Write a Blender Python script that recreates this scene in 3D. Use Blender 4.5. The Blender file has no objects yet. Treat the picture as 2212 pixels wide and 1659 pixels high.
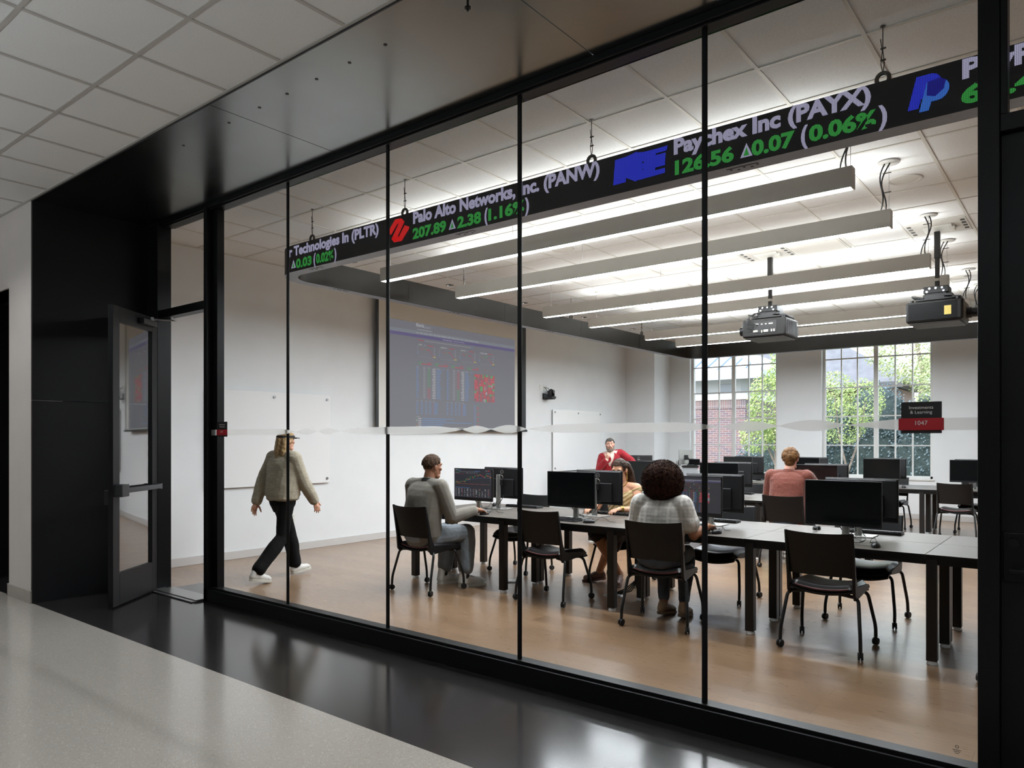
import bpy, bmesh, math, random
from mathutils import Vector, Matrix, noise
SC = bpy.context.scene
COL = SC.collection
V = Vector
PI = math.pi
random.seed(7)

# ---------------------------------------------------------------- camera
EYE = 1.5
FPX = 1580.0                      # focal length in pixels of the 2212 px wide frame
cam_data = bpy.data.cameras.new('camera')
cam_data.sensor_width = 36.0
cam_data.lens = FPX / 2212.0 * 36.0
cam_data.shift_y = (950.0 - 829.5) / 2212.0
cam_data.clip_start = 0.05
cam_data.clip_end = 300
cam = bpy.data.objects.new('camera', cam_data)
COL.objects.link(cam)
cam.location = (0, 0, EYE)
cam.rotation_euler = (PI / 2, 0, math.atan2(2365 - 1106, FPX))
SC.camera = cam

# ---------------------------------------------------------------- sky, exposure
world = bpy.data.worlds.new('world')
SC.world = world
world.use_nodes = True
wn = world.node_tree.nodes
wl = world.node_tree.links
sky = wn.new('ShaderNodeTexSky')
sky.sky_type = 'NISHITA'
sky.sun_disc = False
sky.sun_elevation = math.radians(52)
sky.sun_rotation = math.radians(200)
sky.air_density = 1.0
sky.dust_density = 3.0
sky.ozone_density = 1.0
mixw = wn.new('ShaderNodeMixRGB')
mixw.inputs['Fac'].default_value = 0.45
mixw.inputs['Color2'].default_value = (6.0, 6.1, 6.3, 1)
wl.new(sky.outputs['Color'], mixw.inputs['Color1'])
wl.new(mixw.outputs['Color'], wn['Background'].inputs['Color'])
wn['Background'].inputs['Strength'].default_value = 0.85
sun_d = bpy.data.lights.new('sun', 'SUN')
sun_d.energy = 1.2
sun_d.angle = math.radians(6)
sun_d.color = (1.0, 0.95, 0.88)
sun = bpy.data.objects.new('sun', sun_d)
COL.objects.link(sun)
sun.rotation_euler = (math.radians(40), 0, math.radians(25))   # stands over the glazed corridor side, reaches the courtyard
VS = SC.view_settings
VS.view_transform = 'Standard'
VS.look = 'None'
VS.exposure = 0.0
VS.gamma = 1.0
VS.use_curve_mapping = False
SC.cycles.max_bounces = 10
SC.cycles.diffuse_bounces = 6
SC.cycles.glossy_bounces = 4
SC.cycles.transmission_bounces = 6
SC.cycles.transparent_max_bounces = 14
SC.cycles.caustics_reflective = False
SC.cycles.caustics_refractive = False
SC.cycles.sample_clamp_indirect = 6.0
SC.cycles.use_denoising = True
LUM_DOWN = 116.0        # linear pendants, lens radiance
LUM_UP = 42.0
CORR = 98.0          # corridor downlights, watts each
WARM = (0.91, 0.97, 1.03)

# ---------------------------------------------------------------- helpers
def srgb(r, g, b):
    def f(c):
        c /= 255.0
        return c / 12.92 if c <= 0.04045 else ((c + 0.055) / 1.055) ** 2.4
    return (f(r), f(g), f(b), 1.0)

MATS = {}
def mat(name, col=(0.5, 0.5, 0.5, 1), rough=0.5, metal=0.0, spec=0.5, emit=None, estr=0.0, coat=0.0, alpha=1.0, sheen=0.0, aniso=0.0, coat_r=0.1):
    if name in MATS:
        return MATS[name]
    m = bpy.data.materials.new(name)
    m.use_nodes = True
    b = m.node_tree.nodes['Principled BSDF']
    b.inputs['Base Color'].default_value = col
    b.inputs['Roughness'].default_value = rough
    b.inputs['Metallic'].default_value = metal
    b.inputs['Specular IOR Level'].default_value = spec
    b.inputs['Coat Weight'].default_value = coat
    b.inputs['Coat Roughness'].default_value = coat_r
    b.inputs['Alpha'].default_value = alpha
    b.inputs['Sheen Weight'].default_value = sheen
    b.inputs['Anisotropic'].default_value = aniso
    if emit:
        b.inputs['Emission Color'].default_value = emit
        b.inputs['Emission Strength'].default_value = estr
    MATS[name] = m
    return m

class NT:
    """small node helper"""
    def __init__(s, m):
        s.t = m.node_tree
        s.b = s.t.nodes.get('Principled BSDF')
    def n(s, kind, **kw):
        nd = s.t.nodes.new(kind)
        for k, v in kw.items():
            if k in nd.inputs:
                nd.inputs[k].default_value = v
            else:
                setattr(nd, k, v)
        return nd
    def l(s, a, b):
        s.t.links.new(a, b)
    def coord(s, scale=(1, 1, 1), rot=(0, 0, 0), kind='Object', loc=(0, 0, 0)):
        tc = s.n('ShaderNodeTexCoord')
        mp = s.n('ShaderNodeMapping')
        mp.inputs['Scale'].default_value = scale
        mp.inputs['Rotation'].default_value = rot
        mp.inputs['Location'].default_value = loc
        s.l(tc.outputs[kind], mp.inputs['Vector'])
        return mp.outputs['Vector']
    def ramp(s, fac, stops):
        r = s.n('ShaderNodeValToRGB')
        el = r.color_ramp.elements
        while len(el) < len(stops):
            el.new(0.5)
        for e, (p, c) in zip(el, stops):
            e.position = p
            e.color = c
        s.l(fac, r.inputs['Fac'])
        return r.outputs['Color']
    def noise(s, vec, scale, detail=3, rough=0.5):
        nd = s.n('ShaderNodeTexNoise')
        nd.inputs['Scale'].default_value = scale
        nd.inputs['Detail'].default_value = detail
        nd.inputs['Roughness'].default_value = rough
        s.l(vec, nd.inputs['Vector'])
        return nd.outputs['Fac']
    def bump(s, h, strength=0.2, dist=0.01):
        nd = s.n('ShaderNodeBump')
        nd.inputs['Strength'].default_value = strength
        nd.inputs['Distance'].default_value = dist
        s.l(h, nd.inputs['Height'])
        s.l(nd.outputs['Normal'], s.b.inputs['Normal'])
        return nd
    def mix(s, a, b, fac, mode='MIX'):
        nd = s.n('ShaderNodeMixRGB', blend_type=mode)
        for k, v in (('Fac', fac), ('Color1', a), ('Color2', b)):
            if hasattr(v, 'links') or hasattr(v, 'is_linked'):
                s.l(v, nd.inputs[k])
            else:
                nd.inputs[k].default_value = v
        return nd.outputs['Color']
    def math(s, op, a, b=0.0):
        nd = s.n('ShaderNodeMath', operation=op)
        for k, v in ((0, a), (1, b)):
            if hasattr(v, 'is_linked'):
                s.l(v, nd.inputs[k])
            else:
                nd.inputs[k].default_value = v
        return nd.outputs[0]

def noisy(name, c1, c2, scale=30.0, rough=0.6, bump=0.0, stretch=(1, 1, 1), bscale=None, **kw):
    """principled material with two colours mottled by noise"""
    if name in MATS:
        return MATS[name]
    m = mat(name, c1, rough, **kw)
    t = NT(m)
    v = t.coord(stretch)
    f = t.noise(v, scale, 4)
    t.l(t.ramp(f, [(0.35, c1), (0.65, c2)]), t.b.inputs['Base Color'])
    if bump:
        t.bump(t.noise(v, bscale or scale, 3), bump, 0.01)
    return m

class MB:
    """collects shapes, builds them as ONE mesh object"""
    def __init__(s):
        s.v = []
        s.f = []
        s.mi = []
        s.cur = 0
    def add(s, vs, fs):
        o = len(s.v)
        s.v += [tuple(p) for p in vs]
        s.f += [tuple(i + o for i in f) for f in fs]
        s.mi += [s.cur] * len(fs)
        return s
    def box(s, x0, x1, y0, y1, z0, z1):
        x0, x1 = min(x0, x1), max(x0, x1)
        y0, y1 = min(y0, y1), max(y0, y1)
        z0, z1 = min(z0, z1), max(z0, z1)
        return s.add([(x0, y0, z0), (x1, y0, z0), (x1, y1, z0), (x0, y1, z0), (x0, y0, z1), (x1, y0, z1), (x1, y1, z1), (x0, y1, z1)],
                     [(3, 2, 1, 0), (4, 5, 6, 7), (0, 1, 5, 4), (1, 2, 6, 5), (2, 3, 7, 6), (3, 0, 4, 7)])
    def obox(s, c, size, rot=None):
        h = [k / 2 for k in size]
        m = MB().box(-h[0], h[0], -h[1], h[1], -h[2], h[2])
        R = rot or Matrix.Identity(3)
        return s.add([V(c) + R @ V(p) for p in m.v], m.f)
    def loft(s, rings, cap=True, closed=False):
        n = len(rings[0])
        o = [p for r in rings for p in r]
        fs = []
        k = len(rings)
        for i in range(k if closed else k - 1):
            for j in range(n):
                a, b = i * n + j, i * n + (j + 1) % n
                c, d = ((i + 1) % k) * n + (j + 1) % n, ((i + 1) % k) * n + j
                fs.append((a, b, c, d))
        if cap and not closed:
            fs.append(tuple(range(n))[::-1])
            fs.append(tuple((k - 1) * n + j for j in range(n)))
        return s.add(o, fs)
    def cyl(s, p0, p1, r0, r1=None, n=16):
        r1 = r0 if r1 is None else r1
        p0, p1 = V(p0), V(p1)
        d = (p1 - p0).normalized()
        a = d.orthogonal().normalized()
        b = d.cross(a)
        return s.loft([[p + (a * math.cos(t) + b * math.sin(t)) * r for t in [2 * PI * i / n for i in range(n)]] for p, r in ((p0, r0), (p1, r1))])
    def tube(s, pts, r, n=8, radii=None):
        pts = [V(p) for p in pts]
        rings = []
        a = None
        for i, p in enumerate(pts):
            d = (pts[min(i + 1, len(pts) - 1)] - pts[max(i - 1, 0)]).normalized()
            if a is None:
                a = d.orthogonal().normalized()
            else:
                a = (a - d * a.dot(d)).normalized()
            b = d.cross(a)
            rr = radii[i] if radii else r
            rings.append([p + (a * math.cos(t) + b * math.sin(t)) * rr for t in [2 * PI * k / n for k in range(n)]])
        return s.loft(rings)
    def ell(s, c, rad, rot=None, nu=16, nv=10):
        R = rot or Matrix.Identity(3)
        c = V(c)
        vs = [c + R @ V((0, 0, -rad[2]))]
        for i in range(1, nv):
            ph = -PI / 2 + PI * i / nv
            for j in range(nu):
                th = 2 * PI * j / nu
                vs.append(c + R @ V((rad[0] * math.cos(ph) * math.cos(th), rad[1] * math.cos(ph) * math.sin(th), rad[2] * math.sin(ph))))
        vs.append(c + R @ V((0, 0, rad[2])))
        fs = []
        for j in range(nu):
            fs.append((0, 1 + (j + 1) % nu, 1 + j))
        for i in range(nv - 2):
            for j in range(nu):
                a = 1 + i * nu
                fs.append((a + j, a + (j + 1) % nu, a + nu + (j + 1) % nu, a + nu + j))
        a = 1 + (nv - 2) * nu
        for j in range(nu):
            fs.append((a + j, a + (j + 1) % nu, len(vs) - 1))
        return s.add(vs, fs)
    def cap(s, p0, p1, r0, r1=None, n=10):
        """round-ended tapered limb"""
        r1 = r0 if r1 is None else r1
        p0, p1 = V(p0), V(p1)
        d = p1 - p0
        if d.length < 1e-5:
            return s.ell(p0, (r0, r0, r0), nu=n, nv=8)
        d.normalize()
        a = d.orthogonal().normalized()
        b = d.cross(a)
        rings = []
        for k in range(1, 5):
            t = -PI / 2 + PI / 2 * k / 4
            rings.append((p0 + d * (r0 * math.sin(t)), r0 * math.cos(t)))
        for k in range(0, 4):
            t = PI / 2 * k / 4
            rings.append((p1 + d * (r1 * math.sin(t)), r1 * math.cos(t)))
        return s.loft([[p + (a * math.cos(t) + b * math.sin(t)) * max(r, 1e-4) for t in [2 * PI * i / n for i in range(n)]] for p, r in rings])
    def chain(s, pts, rs, n=10):
        for i in range(len(pts) - 1):
            s.cap(pts[i], pts[i + 1], rs[i], rs[i + 1], n)
        return s
    def lathe(s, prof, c=(0, 0, 0), n=24, rot=None):
        R = rot or Matrix.Identity(3)
        return s.loft([[V(c) + R @ V((r * math.cos(t), r * math.sin(t), z)) for t in [2 * PI * i / n for i in range(n)]] for r, z in prof])
    def torus(s, c, R, r, axis='y', n=24, k=8, rot=None):
        rings = []
        for i in range(n):
            t = 2 * PI * i / n
            ring = []
            for j in range(k):
                u = 2 * PI * j / k
                q = R + r * math.cos(u)
                p = (q * math.cos(t), q * math.sin(t), r * math.sin(u))
                if axis == 'y':
                    p = (p[0], p[2], p[1])
                elif axis == 'x':
                    p = (p[2], p[0], p[1])
                ring.append(V(c) + ((rot @ V(p)) if rot else V(p)))
            rings.append(ring)
        return s.loft(rings, closed=True)
    def prism(s, poly, axis, a, b):
        def P(u, w, t):
            return {'x': (t, u, w), 'y': (u, t, w), 'z': (u, w, t)}[axis]
        return s.loft([[P(u, w, a) for u, w in poly], [P(u, w, b) for u, w in poly]])
    def shell(s, fn, nu, nv, th):
        """thick sheet: fn(u,v) -> (point, normal)"""
        A, B = [], []
        for i in range(nu + 1):
            for j in range(nv + 1):
                p, nr = fn(i / nu, j / nv)
                A.append(V(p))
                B.append(V(p) - V(nr) * th)
        w = nv + 1
        N = len(A)
        fs = []
        for i in range(nu):
            for j in range(nv):
                a, b, c, d = i * w + j, i * w + j + 1, (i + 1) * w + j + 1, (i + 1) * w + j
                fs.append((a, b, c, d))
                fs.append((N + d, N + c, N + b, N + a))
        edge = [(0, j) for j in range(nv)] + [(i, nv) for i in range(nu)] + [(nu, j) for j in range(nv, 0, -1)] + [(i, 0) for i in range(nu, 0, -1)]
        e = [i * w + j for i, j in edge]
        for k in range(len(e)):
            a, b = e[k], e[(k + 1) % len(e)]
            fs.append((b, a, N + a, N + b))
        return s.add(A + B, fs)
    def quad(s, a, b, c, d):
        return s.add([a, b, c, d], [(0, 1, 2, 3)])
    def rect(s, plane, t, u0, u1, w0, w1):
        """flat rectangle: plane 'x' (u=y, w=z), 'y' (u=x, w=z), 'z'"""
        P = {'x': lambda u, w: (t, u, w), 'y': lambda u, w: (u, t, w), 'z': lambda u, w: (u, w, t)}[plane]
        return s.add([P(u0, w0), P(u1, w0), P(u1, w1), P(u0, w1)], [(0, 1, 2, 3)])
    def mesh(s, name, mats=None, sharp=40):
        me = bpy.data.meshes.new(name)
        me.from_pydata(s.v, [], s.f)
        me.update()
        for m in (mats if isinstance(mats, (list, tuple)) else [mats]):
            if m:
                me.materials.append(m)
        if any(s.mi):
            me.polygons.foreach_set('material_index', s.mi)
        bm = bmesh.new()
        bm.from_mesh(me)
        bmesh.ops.recalc_face_normals(bm, faces=bm.faces)
        bm.to_mesh(me)
        bm.free()
        if sharp:
            me.polygons.foreach_set('use_smooth', [True] * len(me.polygons))
            me.set_sharp_from_angle(angle=math.radians(sharp))
        return me
    def build(s, name, mats, parent=None, loc=None, rotz=0.0, bevel=0.0, sharp=40, seg=2):
        return link(name, s.mesh(name, mats, sharp), parent, loc, rotz, bevel, seg)

def link(name, me, parent=None, loc=None, rotz=0.0, bevel=0.0, seg=2):
    o = bpy.data.objects.new(name, me)
    COL.objects.link(o)
    if parent:
        o.parent = parent
    if loc:
        o.location = loc
    o.rotation_euler = (0, 0, rotz)
    if bevel:
        md = o.modifiers.new('bevel', 'BEVEL')
        md.width = bevel
        md.segments = seg
        md.limit_method = 'ANGLE'
        md.angle_limit = math.radians(50)
    return o

def thing(name, label, cat, loc=(0, 0, 0), rotz=0.0, group=None):
    o = bpy.data.objects.new(name, None)
    COL.objects.link(o)
    o.empty_display_size = 0.1
    o.location = loc
    o.rotation_euler = (0, 0, rotz)
    return tag(o, label, cat, group)

def tag(o, label, cat, group=None):
    o['label'] = label
    o['category'] = cat
    if group:
        o['group'] = group
    return o

def struct(name, mb, mats, parent=None, bevel=0.0, sharp=40):
    o = mb.build(name, mats, parent, bevel=bevel, sharp=sharp)
    if not parent:
        o['kind'] = 'structure'
    return o

def copy_tree(o, parent=None):
    c = o.copy()
    COL.objects.link(c)
    c.parent = parent
    for ch in list(o.children):
        copy_tree(ch, c)
    return c

def text_mb(txt, size, offset=0.0, sx=1.0, extrude=0.0, align='LEFT'):
    """flat lettering in the XY plane as (verts, faces); baseline at y=0"""
    cu = bpy.data.curves.new('lettering', 'FONT')
    cu.body = txt
    cu.size = size
    cu.offset = offset
    cu.extrude = extrude
    cu.resolution_u = 3
    cu.align_x = align
    ob = bpy.data.objects.new('lettering', cu)
    COL.objects.link(ob)
    dg = bpy.context.evaluated_depsgraph_get()
    me = bpy.data.meshes.new_from_object(ob.evaluated_get(dg))
    vs = [(v.co.x * sx, v.co.y, v.co.z) for v in me.vertices]
    fs = [tuple(p.vertices) for p in me.polygons]
    bpy.data.objects.remove(ob)
    bpy.data.curves.remove(cu)
    bpy.data.meshes.remove(me)
    return vs, fs

def put_text(mb, txt, size, origin, xdir, ydir, width=None, align='LEFT', offset=0.0, sx=1.0):
    vs, fs = text_mb(txt, size, offset, sx, 0.0, align)
    if not vs:
        return
    if width:
        x0, x1 = min(v[0] for v in vs), max(v[0] for v in vs)
        k = width / max(x1 - x0, 1e-6)
        vs = [((v[0] - x0) * k, v[1], v[2]) for v in vs]
    o, X_, Y_ = V(origin), V(xdir), V(ydir)
    mb.add([o + X_ * v[0] + Y_ * v[1] for v in vs], fs)

def remesh(mb, voxel=0.006, smooth=4, wrinkle=0.0, wscale=12.0, wfun=None):
    """melts overlapping closed shapes into one continuous skin"""
    me = mb.mesh('blob', None, 0)
    ob = bpy.data.objects.new('blob', me)
    COL.objects.link(ob)
    r = ob.modifiers.new('r', 'REMESH')
    r.mode = 'VOXEL'
    r.voxel_size = voxel
    if smooth:
        sm = ob.modifiers.new('s', 'SMOOTH')
        sm.factor = 0.5
        sm.iterations = smooth
    dg = bpy.context.evaluated_depsgraph_get()
    out = bpy.data.meshes.new_from_object(ob.evaluated_get(dg))
    bpy.data.objects.remove(ob)
    bpy.data.meshes.remove(me)
    if wrinkle:
        cos = [v.co.copy() for v in out.vertices]
        nrm = [v.normal.copy() for v in out.vertices]
        for v, c, n in zip(out.vertices, cos, nrm):
            q = c * wscale
            d = (wfun(c) if wfun else 1.0)
            v.co = c + n * (wrinkle * d * noise.fractal(q, 0.9, 2.0, 3))
        out.update()
    out.polygons.foreach_set('use_smooth', [True] * len(out.polygons))
    return out

def skin_obj(name, mb, material, parent=None, voxel=0.006, smooth=4, **kw):
    me = remesh(mb, voxel, smooth, **kw)
    me.name = name
    me.materials.append(material)
    return link(name, me, parent)
# ---------------------------------------------------------------- materials
BLK = mat('black painted steel', srgb(22, 22, 23), 0.42)
BLKM = mat('black aluminium frame', srgb(11, 11, 12), 0.4, 0, 0.25)
PLAS = noisy('black chair plastic', srgb(17, 17, 18), srgb(21, 20, 20), 60, 0.45, 0.03, spec=0.3)
TUBE = mat('black powder coated tube', srgb(24, 24, 25), 0.35)
RUB = mat('caster rubber', srgb(30, 29, 28), 0.55)
MON = mat('monitor black plastic', srgb(17, 17, 19), 0.35)
MONB = noisy('monitor back plastic', srgb(24, 24, 26), srgb(28, 27, 28), 90, 0.42, 0.02)
SCREEN = mat('dark display glass', srgb(10, 12, 13), 0.16)
SILV = mat('brushed silver', srgb(176, 176, 172), 0.33, 0.85)
CHROME = mat('chrome', srgb(205, 205, 205), 0.15, 1.0)
STEEL = mat('stainless steel', srgb(165, 165, 165), 0.3, 0.9)
CLEAR = mat('clear acrylic glide', srgb(225, 228, 230), 0.12, 0.0, 0.6)
WHITE = mat('white plastic', srgb(225, 225, 220), 0.45)
CABLE = mat('black cable', srgb(18, 18, 18), 0.5)
KEY = mat('keyboard black', srgb(24, 24, 25), 0.45)
PEN = noisy('pale grey light housing', srgb(182, 178, 171), srgb(186, 182, 175), 200, 0.45)
SENSOR = mat('camera dark shell', srgb(28, 28, 30), 0.4)

def plaster(name, c, c2, bump=0.03):
    if name in MATS:
        return MATS[name]
    return noisy(name, c, c2, 3.0, 0.75, bump, bscale=220)
WALLR = plaster('painted wall light grey', srgb(227, 229, 230), srgb(224, 226, 227))
WALLC = plaster('corridor painted wall', srgb(205, 196, 190), srgb(201, 193, 187))
BASEM = mat('rubber base pale grey', srgb(196, 193, 190), 0.5)

# wood plank floor
WOOD = mat('wood plank floor', srgb(150, 118, 88), 0.3, coat=0.45, coat_r=0.22)
t = NT(WOOD)
v = t.coord()
br = t.n('ShaderNodeTexBrick')
br.offset = 0.37
br.squash = 1.0
for k_, v_ in (('Scale', 1.0), ('Mortar Size', 0.0011), ('Mortar Smooth', 0.2), ('Brick Width', 1.22), ('Row Height', 0.18), ('Bias', 0.0)):
    br.inputs[k_].default_value = v_
br.inputs['Color1'].default_value = srgb(142, 113, 85)
br.inputs['Color2'].default_value = srgb(128, 100, 74)
br.inputs['Mortar'].default_value = srgb(92, 70, 52)
t.l(v, br.inputs['Vector'])
g = t.noise(t.coord((1.1, 16, 1)), 5.0, 6, 0.65)
grain = t.ramp(g, [(0.3, (0.78, 0.76, 0.74, 1)), (0.7, (1.12, 1.1, 1.08, 1))])
t.l(t.mix(br.outputs['Color'], grain, 1.0, 'MULTIPLY'), t.b.inputs['Base Color'])
t.l(t.ramp(t.noise(t.coord((1, 8, 1)), 9, 3), [(0.3, (0.27, 0.27, 0.27, 1)), (0.7, (0.36, 0.36, 0.36, 1))]), t.b.inputs['Roughness'])
bb = t.n('ShaderNodeMath', operation='MULTIPLY')
t.l(g, bb.inputs[0])
bb.inputs[1].default_value = 1.0
t.bump(bb.outputs[0], 0.05, 0.004)

# terrazzo
def terrazzo(name, base, c2, chip, chip2, rough, chipd):
    m = mat(name, base, rough)
    t = NT(m)
    v = t.coord()
    ba = t.ramp(t.noise(v, 1.3, 4), [(0.35, base), (0.65, c2)])
    vo = t.n('ShaderNodeTexVoronoi')
    vo.inputs['Scale'].default_value = 120
    t.l(v, vo.inputs['Vector'])
    sep = t.n('ShaderNodeSeparateColor')
    t.l(vo.outputs['Color'], sep.inputs['Color'])
    near = t.math('LESS_THAN', vo.outputs['Distance'], 0.36)
    pick = t.math('GREATER_THAN', sep.outputs['Red'], chipd)
    pick2 = t.math('LESS_THAN', sep.outputs['Red'], 0.10)
    c = t.mix(ba, chip, t.math('MULTIPLY', near, pick))
    c = t.mix(c, chip2, t.math('MULTIPLY', t.math('MULTIPLY', near, pick2), 0.6))
    t.l(c, t.b.inputs['Base Color'])
    t.l(t.ramp(t.noise(v, 2.2, 3), [(0.3, (rough * 0.97,) * 3 + (1,)), (0.7, (rough * 1.03,) * 3 + (1,))]), t.b.inputs['Roughness'])
    return m
TERR = terrazzo('beige terrazzo', srgb(164, 157, 149), srgb(162, 155, 147), srgb(189, 182, 172), srgb(120, 112, 103), 0.15, 0.80)
TERB = terrazzo('black terrazzo', srgb(38, 36, 35), srgb(33, 31, 31), srgb(62, 60, 57), srgb(24, 23, 23), 0.15, 0.90)

# ceiling tile
def tilemat(name, c, c2):
    m = mat(name, c, 0.9, 0, 0.2)
    t = NT(m)
    v = t.coord()
    t.l(t.ramp(t.noise(v, 160, 3), [(0.4, c2), (0.6, c)]), t.b.inputs['Base Color'])
    t.bump(t.noise(v, 260, 2), 0.10, 0.003)
    return m
TILE = tilemat('ceiling tile', srgb(230, 231, 231), srgb(220, 221, 221))
TILEC = tilemat('corridor ceiling tile', srgb(222, 221, 219), srgb(214, 213, 211))
TBAR = mat('ceiling grid bar', srgb(206, 203, 196), 0.5)
TBARC = mat('corridor ceiling grid bar', srgb(178, 173, 167), 0.5)

# blackened steel soffit: streaky sheen
SOFF = mat('blackened steel sheet', srgb(140, 142, 139), 0.26, 1.0, 0.6)
t = NT(SOFF)
v = t.coord((1, 1, 1))
t.l(t.ramp(t.noise(v, 1.6, 5), [(0.3, srgb(126, 129, 128)), (0.7, srgb(130, 133, 131))]), t.b.inputs['Base Color'])
t.l(t.ramp(t.noise(v, 3.5, 6), [(0.25, (0.235,) * 3 + (1,)), (0.75, (0.265,) * 3 + (1,))]), t.b.inputs['Roughness'])
CHEEK = noisy('black steel cheek', srgb(11, 11, 12), srgb(13, 13, 14), 2.0, 0.45, spec=0.3)

# glazing: clear sheet, mirror share from Fresnel
def glass(name, tint, ior=1.5, rough=0.0, boost=1.0):
    m = bpy.data.materials.new(name)
    m.use_nodes = True
    t = m.node_tree
    t.nodes.remove(t.nodes['Principled BSDF'])
    out = t.nodes['Material Output']
    tr = t.nodes.new('ShaderNodeBsdfTransparent')
    tr.inputs['Color'].default_value = tint
    gl = t.nodes.new('ShaderNodeBsdfGlossy')
    gl.inputs['Roughness'].default_value = rough
    gl.inputs['Color'].default_value = (1, 1, 1, 1)
    fr = t.nodes.new('ShaderNodeFresnel')
    fr.inputs['IOR'].default_value = ior
    mu = t.nodes.new('ShaderNodeMath')
    mu.operation = 'MULTIPLY'
    mu.inputs[1].default_value = boost
    mx = t.nodes.new('ShaderNodeMixShader')
    t.links.new(fr.outputs[0], mu.inputs[0])
    t.links.new(mu.outputs[0], mx.inputs[0])
    t.links.new(tr.outputs[0], mx.inputs[1])
    t.links.new(gl.outputs[0], mx.inputs[2])
    t.links.new(mx.outputs[0], out.inputs['Surface'])
    MATS[name] = m
    return m
def clear(name, tint):
    m = bpy.data.materials.new(name)
    m.use_nodes = True
    t = m.node_tree
    t.nodes.remove(t.nodes['Principled BSDF'])
    tr = t.nodes.new('ShaderNodeBsdfTransparent')
    tr.inputs['Color'].default_value = tint
    t.links.new(tr.outputs[0], t.nodes['Material Output'].inputs['Surface'])
    return m
GLASS = clear('storefront glass', (0.935, 0.945, 0.94, 1))      # low glare coated sheet
LGLASS = glass('door leaf glass', (0.93, 0.95, 0.95, 1), 1.5, 0.03, 0.36)
WGLASS = clear('window glass', (0.93, 0.95, 0.95, 1))
FROST = bpy.data.materials.new('frosted vinyl')
FROST.use_nodes = True
t = FROST.node_tree
t.nodes.remove(t.nodes['Principled BSDF'])
d_ = t.nodes.new('ShaderNodeBsdfDiffuse')
d_.inputs['Color'].default_value = srgb(215, 213, 210)
q_ = t.nodes.new('ShaderNodeBsdfTranslucent')
q_.inputs['Color'].default_value = srgb(222, 221, 218)
r_ = t.nodes.new('ShaderNodeBsdfTransparent')
m1_ = t.nodes.new('ShaderNodeMixShader')
m1_.inputs[0].default_value = 0.62
m2_ = t.nodes.new('ShaderNodeMixShader')
m2_.inputs[0].default_value = 0.82
t.links.new(d_.outputs[0], m1_.inputs[1])
t.links.new(q_.outputs[0], m1_.inputs[2])
t.links.new(r_.outputs[0], m2_.inputs[1])
t.links.new(m1_.outputs[0], m2_.inputs[2])
t.links.new(m2_.outputs[0], t.nodes['Material Output'].inputs['Surface'])

# ---------------------------------------------------------------- setting: floors, ceilings, walls
YG = 3.585                 # middle of the glazed wall
XL, YB, ZC = -8.46, 15.57, 3.815   # classroom: left wall, window wall, ceiling
XR = 4.4                   # classroom right wall
CX0, CX1, CY0 = -12.0, 6.0, -4.2   # corridor extent

struct('floor', MB().box(XL, XR, 3.66, YB + .02, -0.05, 0.0), WOOD)
struct('floor_corridor', MB().box(CX0, CX1, CY0, 2.505, -0.05, 0.0), TERR)
b = MB().box(-7.60, CX1, 2.505, 3.66, -0.05, 0.0)
struct('floor_border', b, TERB)

def grid_bars(xs, ys, x0, x1, y0, y1, z, w, h=0.006):
    mb = MB()
    for x in xs:
        mb.box(x - w / 2, x + w / 2, y0, y1, z - h, z + 0.002)
    for y in ys:
        mb.box(x0, x1, y - w / 2, y + w / 2, z - h * 0.9, z + 0.002)
    return mb
c = struct('ceiling', MB().box(XL, XR, 3.70, YB, ZC, ZC + 0.03), TILE)
xs = [-1.03 + 0.6175 * k for k in range(-12, 9)]
ys = [4.525 + 0.61 * k for k in range(-1, 18)]
grid_bars([x for x in xs if XL + .05 < x < XR], ys, XL, XR, 3.70, YB, ZC, 0.024).build('ceiling_grid', TBAR, c)
MB().box(XL, XL + 0.022, 3.70, YB, ZC - 0.012, ZC + .001).build('wall_angle', TBAR, c)
ZCC = 3.70
c = struct('ceiling_corridor', MB().box(CX0, CX1, CY0, 2.5, ZCC, ZCC + 0.03), TILEC)
xs = [-7.78 + 0.5835 * k for k in range(-7, 24)]
ys = [1.93 - 0.585 * k for k in range(0, 11)]
grid_bars(xs, ys, CX0, CX1, CY0, 2.5, ZCC, 0.024).build('ceiling_grid', TBARC, c)
MB().box(CX0, CX1, 2.474, 2.5, ZCC - 0.008, ZCC).build('wall_angle', TBARC, c)

struct('wall_left', MB().box(XL - 0.12, XL, 3.66, YB + 0.3, 0, ZC + 0.2), WALLR)
struct('wall_right', MB().box(XR, XR + 0.12, 3.66, YB + 0.3, 0, ZC + 0.2), WALLR)
# window wall with the two openings seen and a third to the right
W1, W2, W3 = (-7.22, -5.25), (-4.35, -2.365), (-1.45, 0.53)
ZS, ZH = 0.74, 3.76
b = MB()
xs_ = [XL]
for w in (W1, W2, W3):
    b.box(xs_[-1], w[0], YB, YB + 0.3, 0, ZC + .2)
    b.box(w[0], w[1], YB, YB + 0.3, 0, ZS)
    b.box(w[0], w[1], YB, YB + 0.3, ZH, ZC + .2)
    xs_.append(w[1])
b.box(xs_[-1], XR, YB, YB + 0.3, 0, ZC + .2)
struct('wall_back', b, WALLR)
struct('wall_pilaster', MB().box(XL - .01, -7.72, 14.81, YB + .01, 0, ZC + .01), WALLR)
struct('wall_front', MB().box(XL, XR, 3.66, 3.70, 3.66, ZC + .2).box(XL, -7.40, 3.54, 3.64, 0, 3.70).box(1.1, XR, 3.54, 3.70, 0, 3.70), WALLR)

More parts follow.
